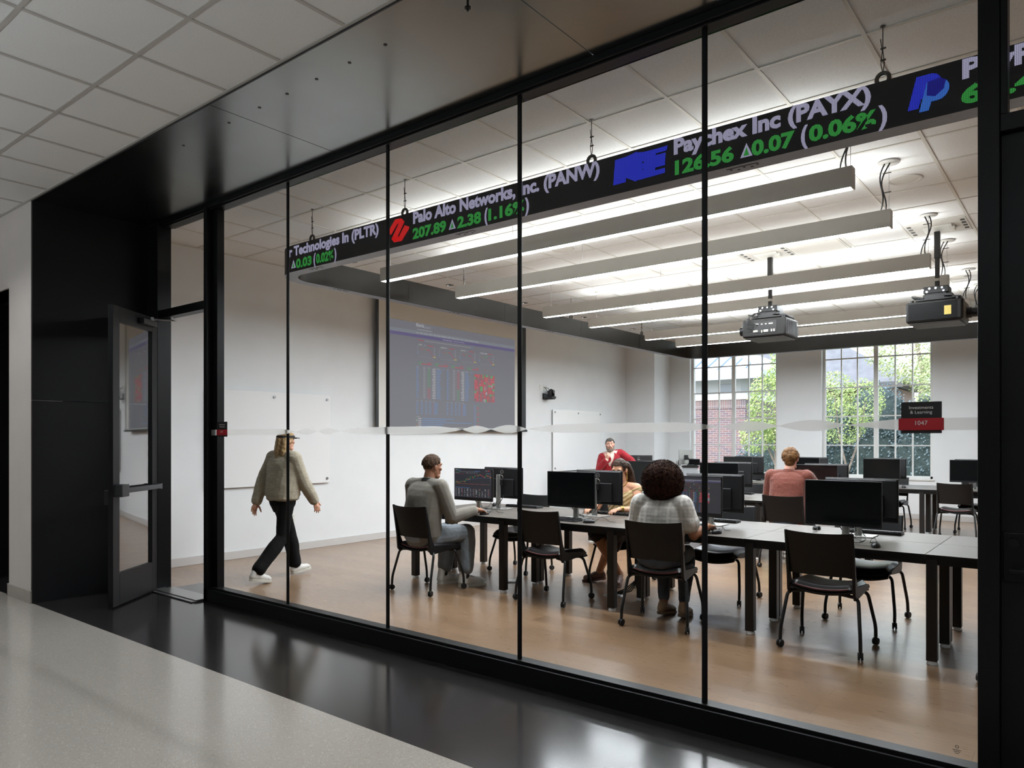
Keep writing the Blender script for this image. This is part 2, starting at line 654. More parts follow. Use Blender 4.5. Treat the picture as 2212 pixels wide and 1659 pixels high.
def base(name, x0, x1, y0, y1):
    struct(name, MB().box(x0, x1, y0, y1, 0, 0.102), BASEM, bevel=0.003)
base('baseboard_left', XL, XL + 0.012, 3.70, 14.81)
base('baseboard_back', -7.72, XR, YB - 0.012, YB)
base('baseboard_pilaster', XL, -7.71, 14.798, 14.81)

# corridor walls
CBASE = noisy('pale stone base', srgb(168, 160, 151), srgb(160, 153, 145), 40, 0.35)
struct('wall_corridor_front', MB().box(-8.21, -7.605, 2.5, 2.75, 0, ZCC).box(-9.4, -8.21, 2.5, 2.75, 2.97, ZCC).box(-12.0, -9.4, 2.5, 2.75, 0, ZCC), WALLC)
struct('baseboard_corridor', MB().box(-8.22, -7.61, 2.484, 2.5, 0, 0.115).box(-8.22, -8.205, 2.484, 2.74, 0, 0.115), CBASE, bevel=0.002)
struct('wall_corridor_back', MB().box(CX0, CX1, CY0 - .12, CY0, 0, ZCC + .03), mat('charcoal corridor panel', srgb(46, 44, 43), 0.6))
struct('wall_corridor_end', MB().box(CX0 - .12, CX0, CY0, 2.75, 0, ZCC + .03), WALLC)
struct('wall_corridor_right', MB().box(CX1, CX1 + .12, CY0, 3.66, 0, ZCC + .03), WALLC)
# dark recess further along the corridor
b = MB().box(-9.4, -8.21, 3.5, 3.55, 0, 3.0).box(-8.26, -8.21, 2.75, 3.5, 0, 3.0).box(-9.4, -9.35, 2.75, 3.5, 0, 3.0).box(-9.4, -8.21, 2.52, 3.55, 2.97, 3.02)
struct('wall_recess', b, CHEEK)
struct('baseboard_recess', MB().box(-9.35, -8.26, 3.48, 3.5, 0, 0.11), CBASE)
struct('floor_recess', MB().box(-9.4, -8.21, 2.505, 3.55, -0.05, 0.0), TERB)

# ---------------------------------------------------------------- black steel portal around the glazed wall
b = MB()
for x0, x1 in ((-7.62, -4.531), (-4.525, -2.236), (-2.230, 0.60), (0.606, 2.9), (2.906, CX1)):
    b.box(x0, x1, 2.50, 3.56, 3.69, 3.72)
p = struct('trim_soffit', b, SOFF)
MB().box(-7.62, CX1, 2.494, 2.502, 3.682, 3.72).build('edge_strip', BLK, p)
for x in (-5.305, -4.679, -4.306, -3.999, -3.695, -3.385, -3.077, -1.9, -1.4):
    MB().cyl((x, 2.734, 3.688), (x, 2.734, 3.6915), 0.011, n=10).build('screw_head', BLKM, p)
s = MB().cyl((-2.442, 2.711, 3.69), (-2.442, 2.711, 3.635), 0.006, n=8).cyl((-2.442, 2.711, 3.655), (-2.442, 2.711, 3.648), 0.016, n=12).build('sprinkler', BLKM)
tag(s, 'small black pendent sprinkler head under the black steel soffit', 'sprinkler')
b = MB().box(-7.63, -7.60, 2.498, 3.56, 0, 1.86).box(-7.63, -7.60, 2.498, 3.56, 1.864, 3.70)
struct('trim_cheek', b, CHEEK)
struct('trim_cheek_return', MB().box(-7.61, -7.36, 3.53, 3.66, 0, 3.70), CHEEK)

# ---------------------------------------------------------------- glazed wall: window_1 is the storefront
w1 = MB()
w1.box(-6.49, CX1 - 3, 3.535, 3.66, 0.0, 0.118)          # sill beam
w1.box(-6.49, CX1 - 3, 3.56, 3.645, 0.118, 0.136)
w1.box(-7.36, CX1 - 3, 3.54, 3.66, 3.645, 3.69)          # head beam
w1.box(-7.36, CX1 - 3, 3.56, 3.645, 3.632, 3.645)
store = struct('window_1', w1, BLKM, bevel=0.002)
MB().box(-7.36, CX1 - 3, 3.66, 3.70, 3.655, 3.69).build('head_cover', mat('glossy black trim', srgb(14, 14, 15), 0.1), store)
MB().box(-6.49, -6.43, 3.535, 3.66, 0.0, 3.66).build('jamb', BLKM, store, bevel=0.004)
MB().box(-6.43, -6.345, 3.59, 3.66, 0.0, 3.66).build('jamb', BLKM, store, bevel=0.002)
for x in (-5.245, -4.017, -2.802, -1.584):
    MB().box(x - 0.0145, x + 0.0145, 3.588, 3.600, 0.118, 3.65).build('mullion', BLKM, store, bevel=0.002)
MB().box(-0.376, -0.30, 3.535, 3.66, 0.0, 3.66).build('jamb', BLKM, store, bevel=0.003)
mx = [-6.44, -5.245, -4.017, -2.802, -1.584, -0.37]
for a_, b_ in zip(mx[:-1], mx[1:]):
    MB().rect('y', YG, a_ + 0.012, b_ - 0.012, 0.13, 3.64).build('pane', GLASS, store, sharp=0)
# frosted band with lens shaped twists
ZB, HB = 1.567, 0.0262
def half(x):
    n_ = [-5.11, -4.827, -4.55, -3.272, -3.024, -2.733, -1.484, -1.199, -0.889]
    if min(abs(x - k) for k in n_) < 1e-4:
        return 0.0006
    gaps = [(-9, -5.11), (-5.11, -4.827), (-4.827, -4.55), (-4.55, -3.272), (-3.272, -3.024), (-3.024, -2.733), (-2.733, -1.484), (-1.484, -1.199), (-1.199, -0.889), (-0.889, 9)]
    for g0, g1 in gaps:
        if g0 <= x <= g1:
            d = min(x - g0, g1 - x)
            ramp_ = 0.15 if (g1 - g0) < 0.4 else 0.30
            q = min(1.0, d / ramp_)
            return max(0.0006, HB * (math.sin(q * PI / 2) ** 0.95))
    return HB
b = MB()
X_ = [-6.43 + i * 0.0125 for i in range(int((6.43 - 0.37) / 0.0125) + 1)]
for k in range(len(X_) - 1):
    h0, h1 = half(X_[k]), half(X_[k + 1])
    b.add([(X_[k], 3.579, ZB - h0), (X_[k + 1], 3.579, ZB - h1), (X_[k + 1], 3.579, ZB + h1), (X_[k], 3.579, ZB + h0)], [(0, 1, 2, 3)])
b.build('frosted_band', FROST, store, sharp=0)

# door 1 frame, transom and swung leaf
DX0, DX1 = -7.36, -6.49
f = MB().box(DX0 - .09, DX0 + 0.05, 3.50, 3.64, 0, 3.66).box(DX0, DX1, 3.54, 3.64, 2.72, 2.80)
dfr = struct('trim_door_frame', f, BLKM, bevel=0.003)
MB().rect('y', YG, DX0 + 0.04, DX1 + 0.01, 2.79, 3.64).build('transom_pane', GLASS, dfr, sharp=0)
tt = struct('trim_threshold', MB().box(DX0 + .05, DX1, 3.42, 3.66, 0, 0.012).box(DX0 + .05, DX1, 3.46, 3.58, 0.012, 0.02), STEEL, bevel=0.003)
struct('trim_threshold_strip', MB().box(DX0 + .05, DX1, 3.66, 3.95, -0.001, 0.004), TERB)

hx, hy = -7.305, 3.475
ang = math.atan2(2.86 - 3.475, -6.82 + 7.305)
LW = 0.80
leaf = thing('door_1', '', 'door', (hx, hy, 0.0), ang)
for k_ in ('label', 'category'):
    del leaf[k_]
leaf['kind'] = 'structure'
lf = MB()
lf.box(0, 0.10, -0.022, 0.022, 0.012, 2.70).box(LW - 0.11, LW, -0.022, 0.022, 0.012, 2.70)
lf.box(0.10, LW - 0.11, -0.022, 0.022, 0.012, 0.30).box(0.10, LW - 0.11, -0.022, 0.022, 2.56, 2.70)
lf.build('leaf_frame', mat('dark bronze door paint', srgb(19, 19, 21), 0.42, 0, 0.3), leaf, bevel=0.003)
MB().rect('y', 0.0, 0.10, LW - 0.11, 0.30, 2.56).build('pane', LGLASS, leaf, sharp=0)
pb = MB()
pb.box(0.05, LW - 0.02, 0.045, 0.085, 1.02, 1.065).box(0.02, 0.06, 0.02, 0.085, 1.015, 1.07).box(LW - .14, LW - .02, 0.02, 0.095, 0.99, 1.10)
pb.build('push_bar', mat('dull steel bar', srgb(70, 71, 74), 0.35, 0.5), leaf, bevel=0.004)
MB().box(LW - .1, LW - .03, -0.075, -0.02, 0.92, 1.05).build('outer_pull', BLK, leaf, bevel=0.004)
cl = MB().box(0.10, 0.36, 0.022, 0.075, 2.60, 2.655).build('closer', BLK, leaf, bevel=0.004)
MB().tube([(0.16, 0.05, 2.67), (0.02, 0.22, 2.68), (0.22, 0.27, 2.675)], 0.009).cyl((0.16, .05, 2.65), (.16, .05, 2.69), 0.016).build('closer_arm', STEEL, cl)

# door 2: solid black leaf with glazed transom at the right
d2 = struct('trim_door_frame_right', MB().box(-0.30, 0.80, 3.54, 3.66, 2.745, 2.815).box(0.73, 0.80, 3.54, 3.66, 0, 3.66).box(-0.30, -0.275, 3.545, 3.65, 2.815, 3.64), BLKM, bevel=0.003)
MB().rect('y', YG, -0.28, 0.74, 2.81, 3.64).build('transom_pane', GLASS, d2, sharp=0)
d2 = struct('door_2', MB().box(-0.3005, 0.7305, 3.575, 3.62, 0.004, 2.7455), mat('black door paint', srgb(13, 13, 14), 0.42, 0, 0.25), bevel=0.003)
lk = MB().box(-0.292, -0.215, 3.566, 3.577, 0.925, 1.125).build('lock_plate', BLKM, d2, bevel=0.003)
MB().cyl((-0.255, 3.567, 1.085), (-0.255, 3.55, 1.085), 0.018).build('lock_cylinder', mat('dark nickel', srgb(26, 26, 28), 0.35, 0.5), lk)
MB().cyl((-0.255, 3.567, 0.975), (-0.255, 3.51, 0.975), 0.011).box(-0.268, -0.13, 3.50, 3.516, 0.966, 0.985).build('lever_handle', BLKM, d2, bevel=0.003)
MB().rect('y', YG, 0.80, 1.1, 0.1, 3.64).build('side_panel', BLK, store, sharp=0)

# ---------------------------------------------------------------- windows in the back wall
WFR = mat('white window frame', srgb(214, 214, 211), 0.4)
RET = plaster('window reveal paint', srgb(216, 214, 209), srgb(212, 210, 205))
def big_window(name, x0, x1):
    b = MB()
    yf0, yf1 = YB + 0.09, YB + 0.15
    b.box(x0, x0 + 0.055, yf0, yf1, ZS + .02, ZH).box(x1 - 0.055, x1, yf0, yf1, ZS + .02, ZH)
    b.box(x0, x1, yf0, yf1, ZS + .02, 0.81).box(x0, x1, yf0, yf1, ZH - .03, ZH)
    xm = (x0 + x1) / 2
    b.box(xm - 0.04, xm + 0.04, yf0, yf1, 0.8, ZH)
    w = struct(name, b, WFR, bevel=0.003)
    m = MB()
    for a_, c_ in ((x0 + 0.055, xm - 0.04), (xm + 0.04, x1 - 0.055)):
        for k in (1, 2):
            xx = a_ + (c_ - a_) * k / 3
            m.box(xx - 0.011, xx + 0.011, yf0 + .01, yf1 - .005, 0.81, ZH - .03)
        for k in range(1, 6):
            zz = 0.81 + 0.58 * k
            if zz < ZH - .04:
                m.box(a_, c_, yf0 + .012, yf1 - .007, zz - 0.011, zz + 0.011)
    m.build('muntins', WFR, w)
    MB().rect('y', (yf0 + yf1) / 2, x0 + .03, x1 - .03, 0.80, ZH - .02).build('pane', WGLASS, w, sharp=0)
    MB().box(x0 - 0.03, x1 + 0.03, YB - 0.02, YB + 0.10, ZS - 0.012, ZS + 0.02).build('sill', WFR, w, bevel=0.004)
    return w
big_window('window_2', *W1)
big_window('window_3', *W2)
big_window('window_4', *W3)
# ---------------------------------------------------------------- LED ticker loop
LEDB = mat('led panel black', srgb(44, 42, 43), 0.5)
INNER = noisy('ticker inner sheet', srgb(26, 23, 18), srgb(32, 28, 22), 8, 0.28, 0.0, spec=0.35)
UNDER = noisy('ticker grey underside', srgb(140, 146, 158), srgb(146, 152, 163), 30, 0.42)
def led(name, col, s_):
    """lit diodes: a dot raster with dark gaps, in metres on the panel"""
    m = bpy.data.materials.new(name)
    m.use_nodes = True
    t = NT(m)
    b = t.b
    b.inputs['Base Color'].default_value = (0.01, 0.01, 0.012, 1)
    b.inputs['Roughness'].default_value = 0.6
    tc = t.n('ShaderNodeTexCoord')
    sp = t.n('ShaderNodeSeparateXYZ')
    t.l(tc.outputs['Object'], sp.inputs[0])
    def wave(o):
        k = t.math('MULTIPLY', o, 2 * PI / 0.0078)
        k = t.math('COSINE', k)
        return t.math('MULTIPLY', k, 0.33)
    ax = t.math('ADD', wave(sp.outputs['X']), 0.67)
    az = t.math('ADD', wave(sp.outputs['Z']), 0.67)
    st = t.math('MULTIPLY', t.math('MULTIPLY', ax, az), s_)
    b.inputs['Emission Color'].default_value = col
    t.l(st, b.inputs['Emission Strength'])
    m.cycles.emission_sampling = 'NONE'
    MATS[name] = m
    return m
LW_ = led('led white', srgb(214, 210, 244), 0.85)
LG = led('led green', srgb(70, 190, 84), 0.78)
LR = led('led red', srgb(255, 40, 40), 0.95)
LB = led('led blue', srgb(55, 70, 255), 0.75)
LB2 = led('led light blue', srgb(75, 140, 255), 0.80)
LB3 = led('led deep blue', srgb(40, 40, 190), 0.6)

tx0, tx1, ty0, ty1, TZ0, TZ1, TR = -6.80, 3.7, 4.42, 14.56, 3.205, 3.475, 0.42
def rrect(x0, x1, y0, y1, r, n=12):
    pts = []
    for cx_, cy_, a0 in ((x0 + r, y0 + r, PI), (x1 - r, y0 + r, 1.5 * PI), (x1 - r, y1 - r, 0), (x0 + r, y1 - r, 0.5 * PI)):
        for k in range(n + 1):
            a = a0 + PI / 2 * k / n
            pts.append((cx_ + r * math.cos(a), cy_ + r * math.sin(a)))
    return pts
TT = 0.135
po, pi_ = rrect(tx0, tx1, ty0, ty1, TR), rrect(tx0 + TT, tx1 - TT, ty0 + TT, ty1 - TT, TR - TT)
def band(p, z0, z1, flip=False):
    n = len(p)
    return [(x, y, z0) for x, y in p] + [(x, y, z1) for x, y in p], [(i, (i + 1) % n, n + (i + 1) % n, n + i) for i in range(n)]
tick = thing('ticker_display', 'long black stock ticker loop hung from the ceiling with coloured running text', 'ticker', ((tx0 + tx1) / 2, (ty0 + ty1) / 2, TZ0))
OFF = V(tick.location)
def tloc(mb):
    mb.v = [tuple(V(p) - OFF) for p in mb.v]
    return mb
def tb(name, mb, m, parent=None, sharp=40):
    o = tloc(mb).build(name, m, parent or tick, sharp=sharp)
    return o
b = MB()
b.add(*band(po, TZ0, TZ1))
face = tb('led_face', b, LEDB)
b = MB()
b.add(*band(pi_, TZ0 + .004, TZ1))
tb('inner_sheet', b, INNER)
n_ = len(po)
b = MB().add([(x, y, TZ0) for x, y in po] + [(x, y, TZ0) for x, y in pi_], [(i, (i + 1) % n_, n_ + (i + 1) % n_, n_ + i) for i in range(n_)])
tb('underside', b, UNDER)
b = MB().add([(x, y, TZ1) for x, y in po] + [(x, y, TZ1) for x, y in pi_], [(i, (i + 1) % n_, n_ + (i + 1) % n_, n_ + i) for i in range(n_)])
tb('top_sheet', b, BLKM)
# vent slots under the belt
for x in (-6.05, -4.05, -1.72, 0.3):
    b = MB().box(x - .10, x + .10, 4.455, 4.462, TZ0 - .002, TZ0 + .004)
    for k in range(5):
        b.box(x - .085 + .042 * k, x - .07 + .042 * k, 4.475 + .02 * (k % 2), 4.487 + .02 * (k % 2), TZ0 - .002, TZ0 + .004)
    tb('cable_slot', b, BLKM)
for y in (5.3, 7.2, 9.4, 11.4, 13.3):
    b = MB().box(-6.70, -6.694, y - .1, y + .1, TZ0 - .002, TZ0 + .004)
    for k in range(5):
        b.box(-6.74 + .015 * (k % 2), -6.725 + .015 * (k % 2), y - .085 + .042 * k, y - .07 + .042 * k, TZ0 - .002, TZ0 + .004)
    tb('cable_slot', b, BLKM)
for y in (6.3, 8.2, 10.2, 12.2):
    tb('seam', MB().box(tx0 + TT, tx0 + TT + .002, y - .002, y + .002, TZ0 + .01, TZ1), BLK)
for x in (-4.35, -1.9):
    tb('seam', MB().box(x - .002, x + .002, ty1 - TT - .002, ty1 - TT, TZ0 + .01, TZ1), BLK)
# hangers
def hanger(x, y, rot):
    b = MB()
    b.torus((x, y, TZ1 + .045), 0.032, 0.012, 'y' if rot else 'x', 20, 8)
    b.cyl((x, y, TZ1 - .005), (x, y, TZ1 + .008), 0.014, n=10)
    h = tb('hanger_ring', b, mat('dull zinc ring', srgb(92, 88, 82), 0.45, 0.5))
    w = MB().tube([(x, y, TZ1 + .075), (x + .008, y, TZ1 + .13), (x, y, TZ1 + .20), (x, y, ZC)], 0.0028, 6)
    w.tube([(x, y, TZ1 + .075), (x - .010, y, TZ1 + .13), (x - .003, y, TZ1 + .20), (x - .012, y, TZ1 + .27)], 0.0025, 6)
    w.cyl((x - .012, y, TZ1 + .15), (x + .016, y, TZ1 + .15), 0.005, n=6).cyl((x - .012, y, TZ1 + .215), (x + .016, y, TZ1 + .215), 0.005, n=6)
    w.cyl((x, y, ZC - .004), (x, y, ZC), 0.014, n=12)
    tb('suspension_wire', w, mat('dark steel wire', srgb(60, 58, 55), 0.4, 0.5), h)
for x in (-6.146, -4.80, -2.846, -0.928, 1.0):
    hanger(x, 4.495, True)
for y in (7.40, 10.0, 12.4):
    hanger(tx0 + .07, y, False)
for x in (-4.3, -1.4):
    hanger(x, ty1 - .07, True)
# lettering
def led_text(name, txt, x0, z, size, width, m, sx=1.0):
    b = MB()
    put_text(b, txt, size, (x0, ty0 - 0.003, z), (1, 0, 0), (0, 0, 1), width, offset=size * 0.046)
    tb(name, b, m, face, 0)
ZT, ZQ = 3.372, 3.240
led_text('name_text', 'r Technologies In (PLTR)', -6.43, ZT - .006, 0.13, 1.37, LW_)
led_text('price_text', '0.03', -6.31, ZQ - .006, 0.122, 0.26, LG)
led_text('bracket_text', '(', -6.02, ZQ - .006, 0.14, 0.035, LW_)
led_text('price_text', '0.02%', -5.98, ZQ - .006, 0.122, 0.27, LG)
led_text('bracket_text', ')', -5.70, ZQ - .006, 0.14, 0.035, LW_)
led_text('name_text', 'Palo Alto Networks, Inc. (PANW)', -4.615, ZT, 0.135, 1.885, LW_)
led_text('price_text', '207.89', -4.62, ZQ, 0.122, 0.40, LG)
led_text('price_text', '2.38', -4.095, ZQ, 0.122, 0.26, LG)
led_text('bracket_text', '(', -3.80, ZQ, 0.14, 0.035, LW_)
led_text('price_text', '1.16%', -3.76, ZQ, 0.122, 0.36, LG)
led_text('bracket_text', ')', -3.395, ZQ, 0.14, 0.04, LW_)
led_text('name_text', 'Paychex Inc (PAYX)', -2.162, ZT + .003, 0.135, 1.19, LW_)
led_text('price_text', '126.56', -2.155, ZQ, 0.122, 0.40, LG)
led_text('price_text', '0.07', -1.645, ZQ, 0.122, 0.26, LG)
led_text('bracket_text', '(', -1.35, ZQ, 0.14, 0.04, LW_)
led_text('price_text', '0.06%', -1.305, ZQ, 0.122, 0.36, LG)
led_text('bracket_text', ')', -0.935, ZQ, 0.14, 0.045, LW_)
led_text('name_text', 'PayPal Holdings Inc (PYPL)', -0.537, ZT, 0.135, 1.75, LW_)
led_text('price_text', '64.41', -0.543, ZQ, 0.122, 0.40, LG)
def led_poly(name, polys, m, dy=0.003):
    b = MB()
    for p in polys:
        k = len(b.v)
        b.add([(x, ty0 - dy, z) for x, z in p], [tuple(range(len(p)))])
    return tb(name, b, m, face, 0)
for x in (-6.39, -4.19, -1.715):
    led_poly('up_arrow', [[(x, ZQ), (x + .078, ZQ), (x + .039, ZQ + .085)]], LW_)
    led_poly('up_arrow_fill', [[(x + .02, ZQ + .008), (x + .058, ZQ + .008), (x + .039, ZQ + .06)]], LG, 0.0045)
# red slanted mark: three linked strokes
A = [[(-4.92, 3.339), (-4.92, 3.3722), (-4.8403, 3.451), (-4.7965, 3.4268), (-4.8111, 3.4056), (-4.8948, 3.3225)], [(-4.8903, 3.2835), (-4.7922, 3.4091), (-4.7302, 3.3976), (-4.8403, 3.251)], [(-4.8111, 3.268), (-4.7201, 3.376), (-4.6618, 3.3526), (-4.6646, 3.3364), (-4.756, 3.2467)], [(-4.8432, 3.4495), (-4.7618, 3.4452), (-4.7201, 3.4057), (-4.7416, 3.3928), (-4.8111, 3.4056)], [(-4.8903, 3.2865), (-4.8286, 3.2989), (-4.7705, 3.2829), (-4.7589, 3.2442), (-4.8579, 3.2489)]]
led_poly('red_mark', A, LR)
# blurred blue block mark with small dark gaps
bl = [[(-2.62, 3.268), (-2.52, 3.27), (-2.51, 3.445), (-2.605, 3.44)], [(-2.52, 3.30), (-2.44, 3.255), (-2.43, 3.46), (-2.51, 3.445)], [(-2.44, 3.262), (-2.40, 3.262), (-2.39, 3.445), (-2.43, 3.452)],
      [(-2.40, 3.33), (-2.38, 3.33), (-2.38, 3.37), (-2.40, 3.37)], [(-2.40, 3.262), (-2.38, 3.262), (-2.38, 3.325), (-2.40, 3.325)], [(-2.398, 3.38), (-2.38, 3.38), (-2.38, 3.445), (-2.398, 3.445)],
      [(-2.38, 3.264), (-2.30, 3.266), (-2.29, 3.442), (-2.38, 3.444)], [(-2.30, 3.266), (-2.225, 3.268), (-2.225, 3.30), (-2.30, 3.30)], [(-2.30, 3.318), (-2.225, 3.318), (-2.22, 3.40), (-2.295, 3.40)], [(-2.295, 3.412), (-2.215, 3.412), (-2.205, 3.445), (-2.29, 3.442)]]
led_poly('blue_block_mark', bl, LB)
# doubled blue letter mark
def bigP(x, z, s_, sk=0.28):
    pts = [(0, 0), (0.30, 0), (0.36, 0.28)]
    for k in range(13):
        a = -PI / 2 + PI * k / 12
        pts.append((0.55 + 0.33 * math.cos(a), 0.64 + 0.36 * math.sin(a)))
    pts += [(0.16, 1.0)]
    return [(x + s_ * (u + w * sk * 0.3), z + s_ * w) for u, w in pts]
led_poly('blue_letter_mark', [bigP(-0.79, 3.272, 0.17)], LB)
led_poly('light_blue_letter_mark', [bigP(-0.735, 3.25, 0.15)], LB2, 0.0042)
led_poly('deep_blue_overlap', [[(-.70, 3.33), (-.66, 3.315), (-.62, 3.345), (-.61, 3.39), (-.64, 3.408), (-.695, 3.40)]], LB3, 0.0054)

# ---------------------------------------------------------------- pendant lights
LENS = mat('lit white lens', (0.9, 0.88, 0.84, 1), 0.5, emit=WARM + (1,), estr=LUM_DOWN)
UPL = mat('lit upward lens', (0.9, 0.88, 0.84, 1), 0.5, emit=(0.96, 0.98, 0.97, 1), estr=LUM_UP)
LOUV = mat('white louvre blade', srgb(225, 222, 214), 0.5)
CANO = noisy('grey canopy plate', srgb(168, 166, 162), srgb(172, 170, 166), 90, 0.4)
PY = [5.45, 6.67, 8.51, 9.73, 11.56, 12.78]
PL = ['pendant light hung first behind the ticker, largest of the six', 'pendant light, second behind the ticker, under the first round canopy',
      'pendant light just in front of the two projector poles', 'pendant light passing just behind the two projector poles',
      'pendant light, last but one before the windows', 'pendant light by the windows, its end above the ticker corner']
lx0, lx1, lz0, lz1, lw = -6.22, -1.32, 3.262, 3.41, 0.088
for i, y in enumerate(PY):
    L = thing('pendant_light', 'long grey linear ' + PL[i], 'pendant light', ((lx0 + lx1) / 2, y + lw / 2, lz0), 0, 'linear pendant lights')
    xa, xb = lx0 - (lx0 + lx1) / 2, lx1 - (lx0 + lx1) / 2
    h = MB()
    h.box(xa, xb, -lw / 2, -lw / 2 + .006, 0, lz1 - lz0).box(xa, xb, lw / 2 - .006, lw / 2, 0, lz1 - lz0)
    h.box(xa, xa + .012, -lw / 2 + .006, lw / 2 - .006, 0, lz1 - lz0).box(xb - .012, xb, -lw / 2 + .006, lw / 2 - .006, 0, lz1 - lz0)
    h.build('housing', PEN, L)
    MB().rect('z', 0.005, xa + .012, xb - .012, -lw / 2 + .008, lw / 2 - .008).build('lower_lens', LENS, L, sharp=0)
    lv = MB()
    k_ = 0
    x = xa + .07
    while x < xb - .03:
        lv.box
        x += 0.07
    lv.build('louvre', LOUV, L)
    MB().rect('z', lz1 - lz0 - .012, xa + .012, xb - .012, -lw / 2 + .008, lw / 2 - .008).build('upper_lens', UPL, L, sharp=0)
    for wx, cord in ((xb - .02, True), (xb - 3.05 if i != 3 else xb - 2.5, False), (xa + .12, False)):
        s_ = MB().cyl((wx, 0, lz1 - lz0 - .02), (wx, 0, ZC - lz0), 0.0022, n=6)
        w = s_.build('suspension_wire', STEEL, L)
        if cord:
            MB().lathe([(0.001, ZC - lz0 - .001), (0.085, ZC - lz0 - .001), (0.085, ZC - lz0 - .012), (0.08, ZC - lz0 - .016), (0.001, ZC - lz0 - .016)], (wx, 0, 0), 28).build('canopy', CANO, w)
            c_ = MB()
            sg = (1, -1, 1, -1, 1, -1)[i]
            top = ZC - lz0 - .016
            low = lz1 - lz0 - .03
            for dx in (-.020, .020):
                pts = []
                for k in range(13):
                    q = k / 12
                    bow = math.sin(q * PI) * 0.022 * sg + math.sin(q * 2 * PI) * 0.02 * sg
                    sq = abs(dx) * (0.55 + 0.45 * math.cos(q * 2 * PI)) * (1 if dx > 0 else -1)
                    pts.append((wx - .03 * q * 1.2 + bow + sq - 0.01, -.01, top + (low - top) * q))
                c_.tube(pts, 0.0065, 6)
            c_.cyl((wx - .045, -.01, top - .08), (wx + .02, -.01, top - .08), 0.004, n=6).cyl((wx - .05, -.01, top - .24), (wx + .02, -.01, top - .24), 0.004, n=6)
            c_.build('power_cord', CABLE, w)
        else:
            MB().lathe([(0.001, ZC - lz0), (0.024, ZC - lz0), (0.024, ZC - lz0 - .008), (0.006, ZC - lz0 - .02), (0.001, ZC - lz0 - .03)], (wx, 0, 0), 16).build('canopy', CANO, w)

# corridor recessed downlights, outside the frame; the nearest row mirrors in the glass
CANL = mat('downlight reflector', srgb(190, 188, 184), 0.25, 0.9)
BULB = mat('lit downlight lens', (0.9, 0.9, 0.88, 1), 0.5, emit=(1, 0.98, 0.95, 1), estr=25.0)
for j, y in enumerate((1.5, -1.5)):
    for i, x in enumerate((-10.2, -7.75, -5.31, -2.87, -0.43, 2.01, 4.4)):
        if j == 0 and i == 2:
            continue
        T = thing('ceiling_downlight', 'round recessed downlight in the corridor ceiling, ' + ('row nearer the glazed wall' if j == 0 else 'row nearer the dark wall behind'), 'downlight', (x, y, ZCC), 0, 'corridor downlights ' + ('by the glass' if j == 0 else 'by the dark wall'))
        MB().lathe([(.078, .0), (.096, -.001), (.096, -.005), (.076, -.006), (.066, .10), (.0665, .11)], (0, 0, -.001), 24).build('reflector_can', CANL, T)
        MB().lathe([(.001, .096), (.064, .096), (.064, .10), (.001, .10)], (0, 0, 0), 20).build('lens', BULB, T)
        ld = bpy.data.lights.new('downlight_lamp', 'SPOT')
        ld.energy = CORR
        ld.spot_size = math.radians(128)
        ld.spot_blend = 0.9
        ld.shadow_soft_size = 0.06
        ld.color = (0.93, 0.97, 1.0)
        lo = bpy.data.objects.new('downlight_lamp', ld)
        COL.objects.link(lo)
        lo.parent = T
        lo.location = (0, 0, -.012)

U = thing('added_uplight_trough', 'long unseen light trough added over the corridor to brighten its white ceiling', 'light', (-3.0, -0.9, 2.5), 0)  # invented fitting behind the camera, added to lift the dim corridor ceiling
MB().prism([(-.07, 0), (.07, 0), (.09, .03), (-.09, .03)], 'x', -8.0, 7.0).build('trough', BLKM, U)
MB().rect('z', .034, -7.9, 6.9, -.06, .06).build('upward_lens', mat('lit added corridor uplight', (.9, .9, .9, 1), .5, emit=(0.82, 0.93, 1.0, 1), estr=42.0), U, sharp=0)
for x in (-6.5, -3.0, 0.5, 4.0):
    MB().cyl((x, 0, .02), (x, 0, 1.19), .003, n=6).build('suspension_wire', STEEL, U)
# downlights along the screen wall
for y in (6.14, 7.967, 9.8, 11.646, 13.516):
    D = thing('downlight', 'small round chrome downlight in the ceiling beside the projection screen wall', 'downlight', (-7.54, y, ZC), 0, 'recessed downlights by the screen wall')
    MB().lathe([(0.05, 0.0), (0.062, -.001), (0.062, -.006), (0.052, -.006), (0.045, 0.03), (0.02, 0.035), (0.02, 0.0)], (0, 0, 0), 24).build('trim_ring', CHROME, D)
# flush ceiling speakers, access panel, vents
SPK = noisy('white grille', srgb(206, 203, 197), srgb(198, 195, 189), 300, 0.6)
for (x, y), l in zip(((-1.318, 7.257), (-5.054, 7.325), (-1.5, 12.1)), ('between the first two canopies at the right', 'above the second pendant light toward the screen', 'near the windows')):
    s_ = thing('ceiling_speaker', 'round white flush ceiling speaker ' + l, 'speaker', (x, y, ZC), 0)
    MB().lathe([(0.001, -.004), (0.115, -.004), (0.12, -.01), (0.135, -.01), (0.14, -.001), (0.001, -.001)], (0, 0, 0), 36).build('grille', SPK, s_)
p = MB().box(-.285, .285, -.28, .28, -.012, -.0005).box(-.265, .265, -.26, .26, -.016, -.012).build('ceiling_access_panel', SPK, None, (-2.578, 9.14, ZC), bevel=.002)
tag(p, 'white square framed access panel in the ceiling between the two projectors', 'ceiling panel')
VENTM = mat('vent dark slot', srgb(70, 70, 70), 0.6)
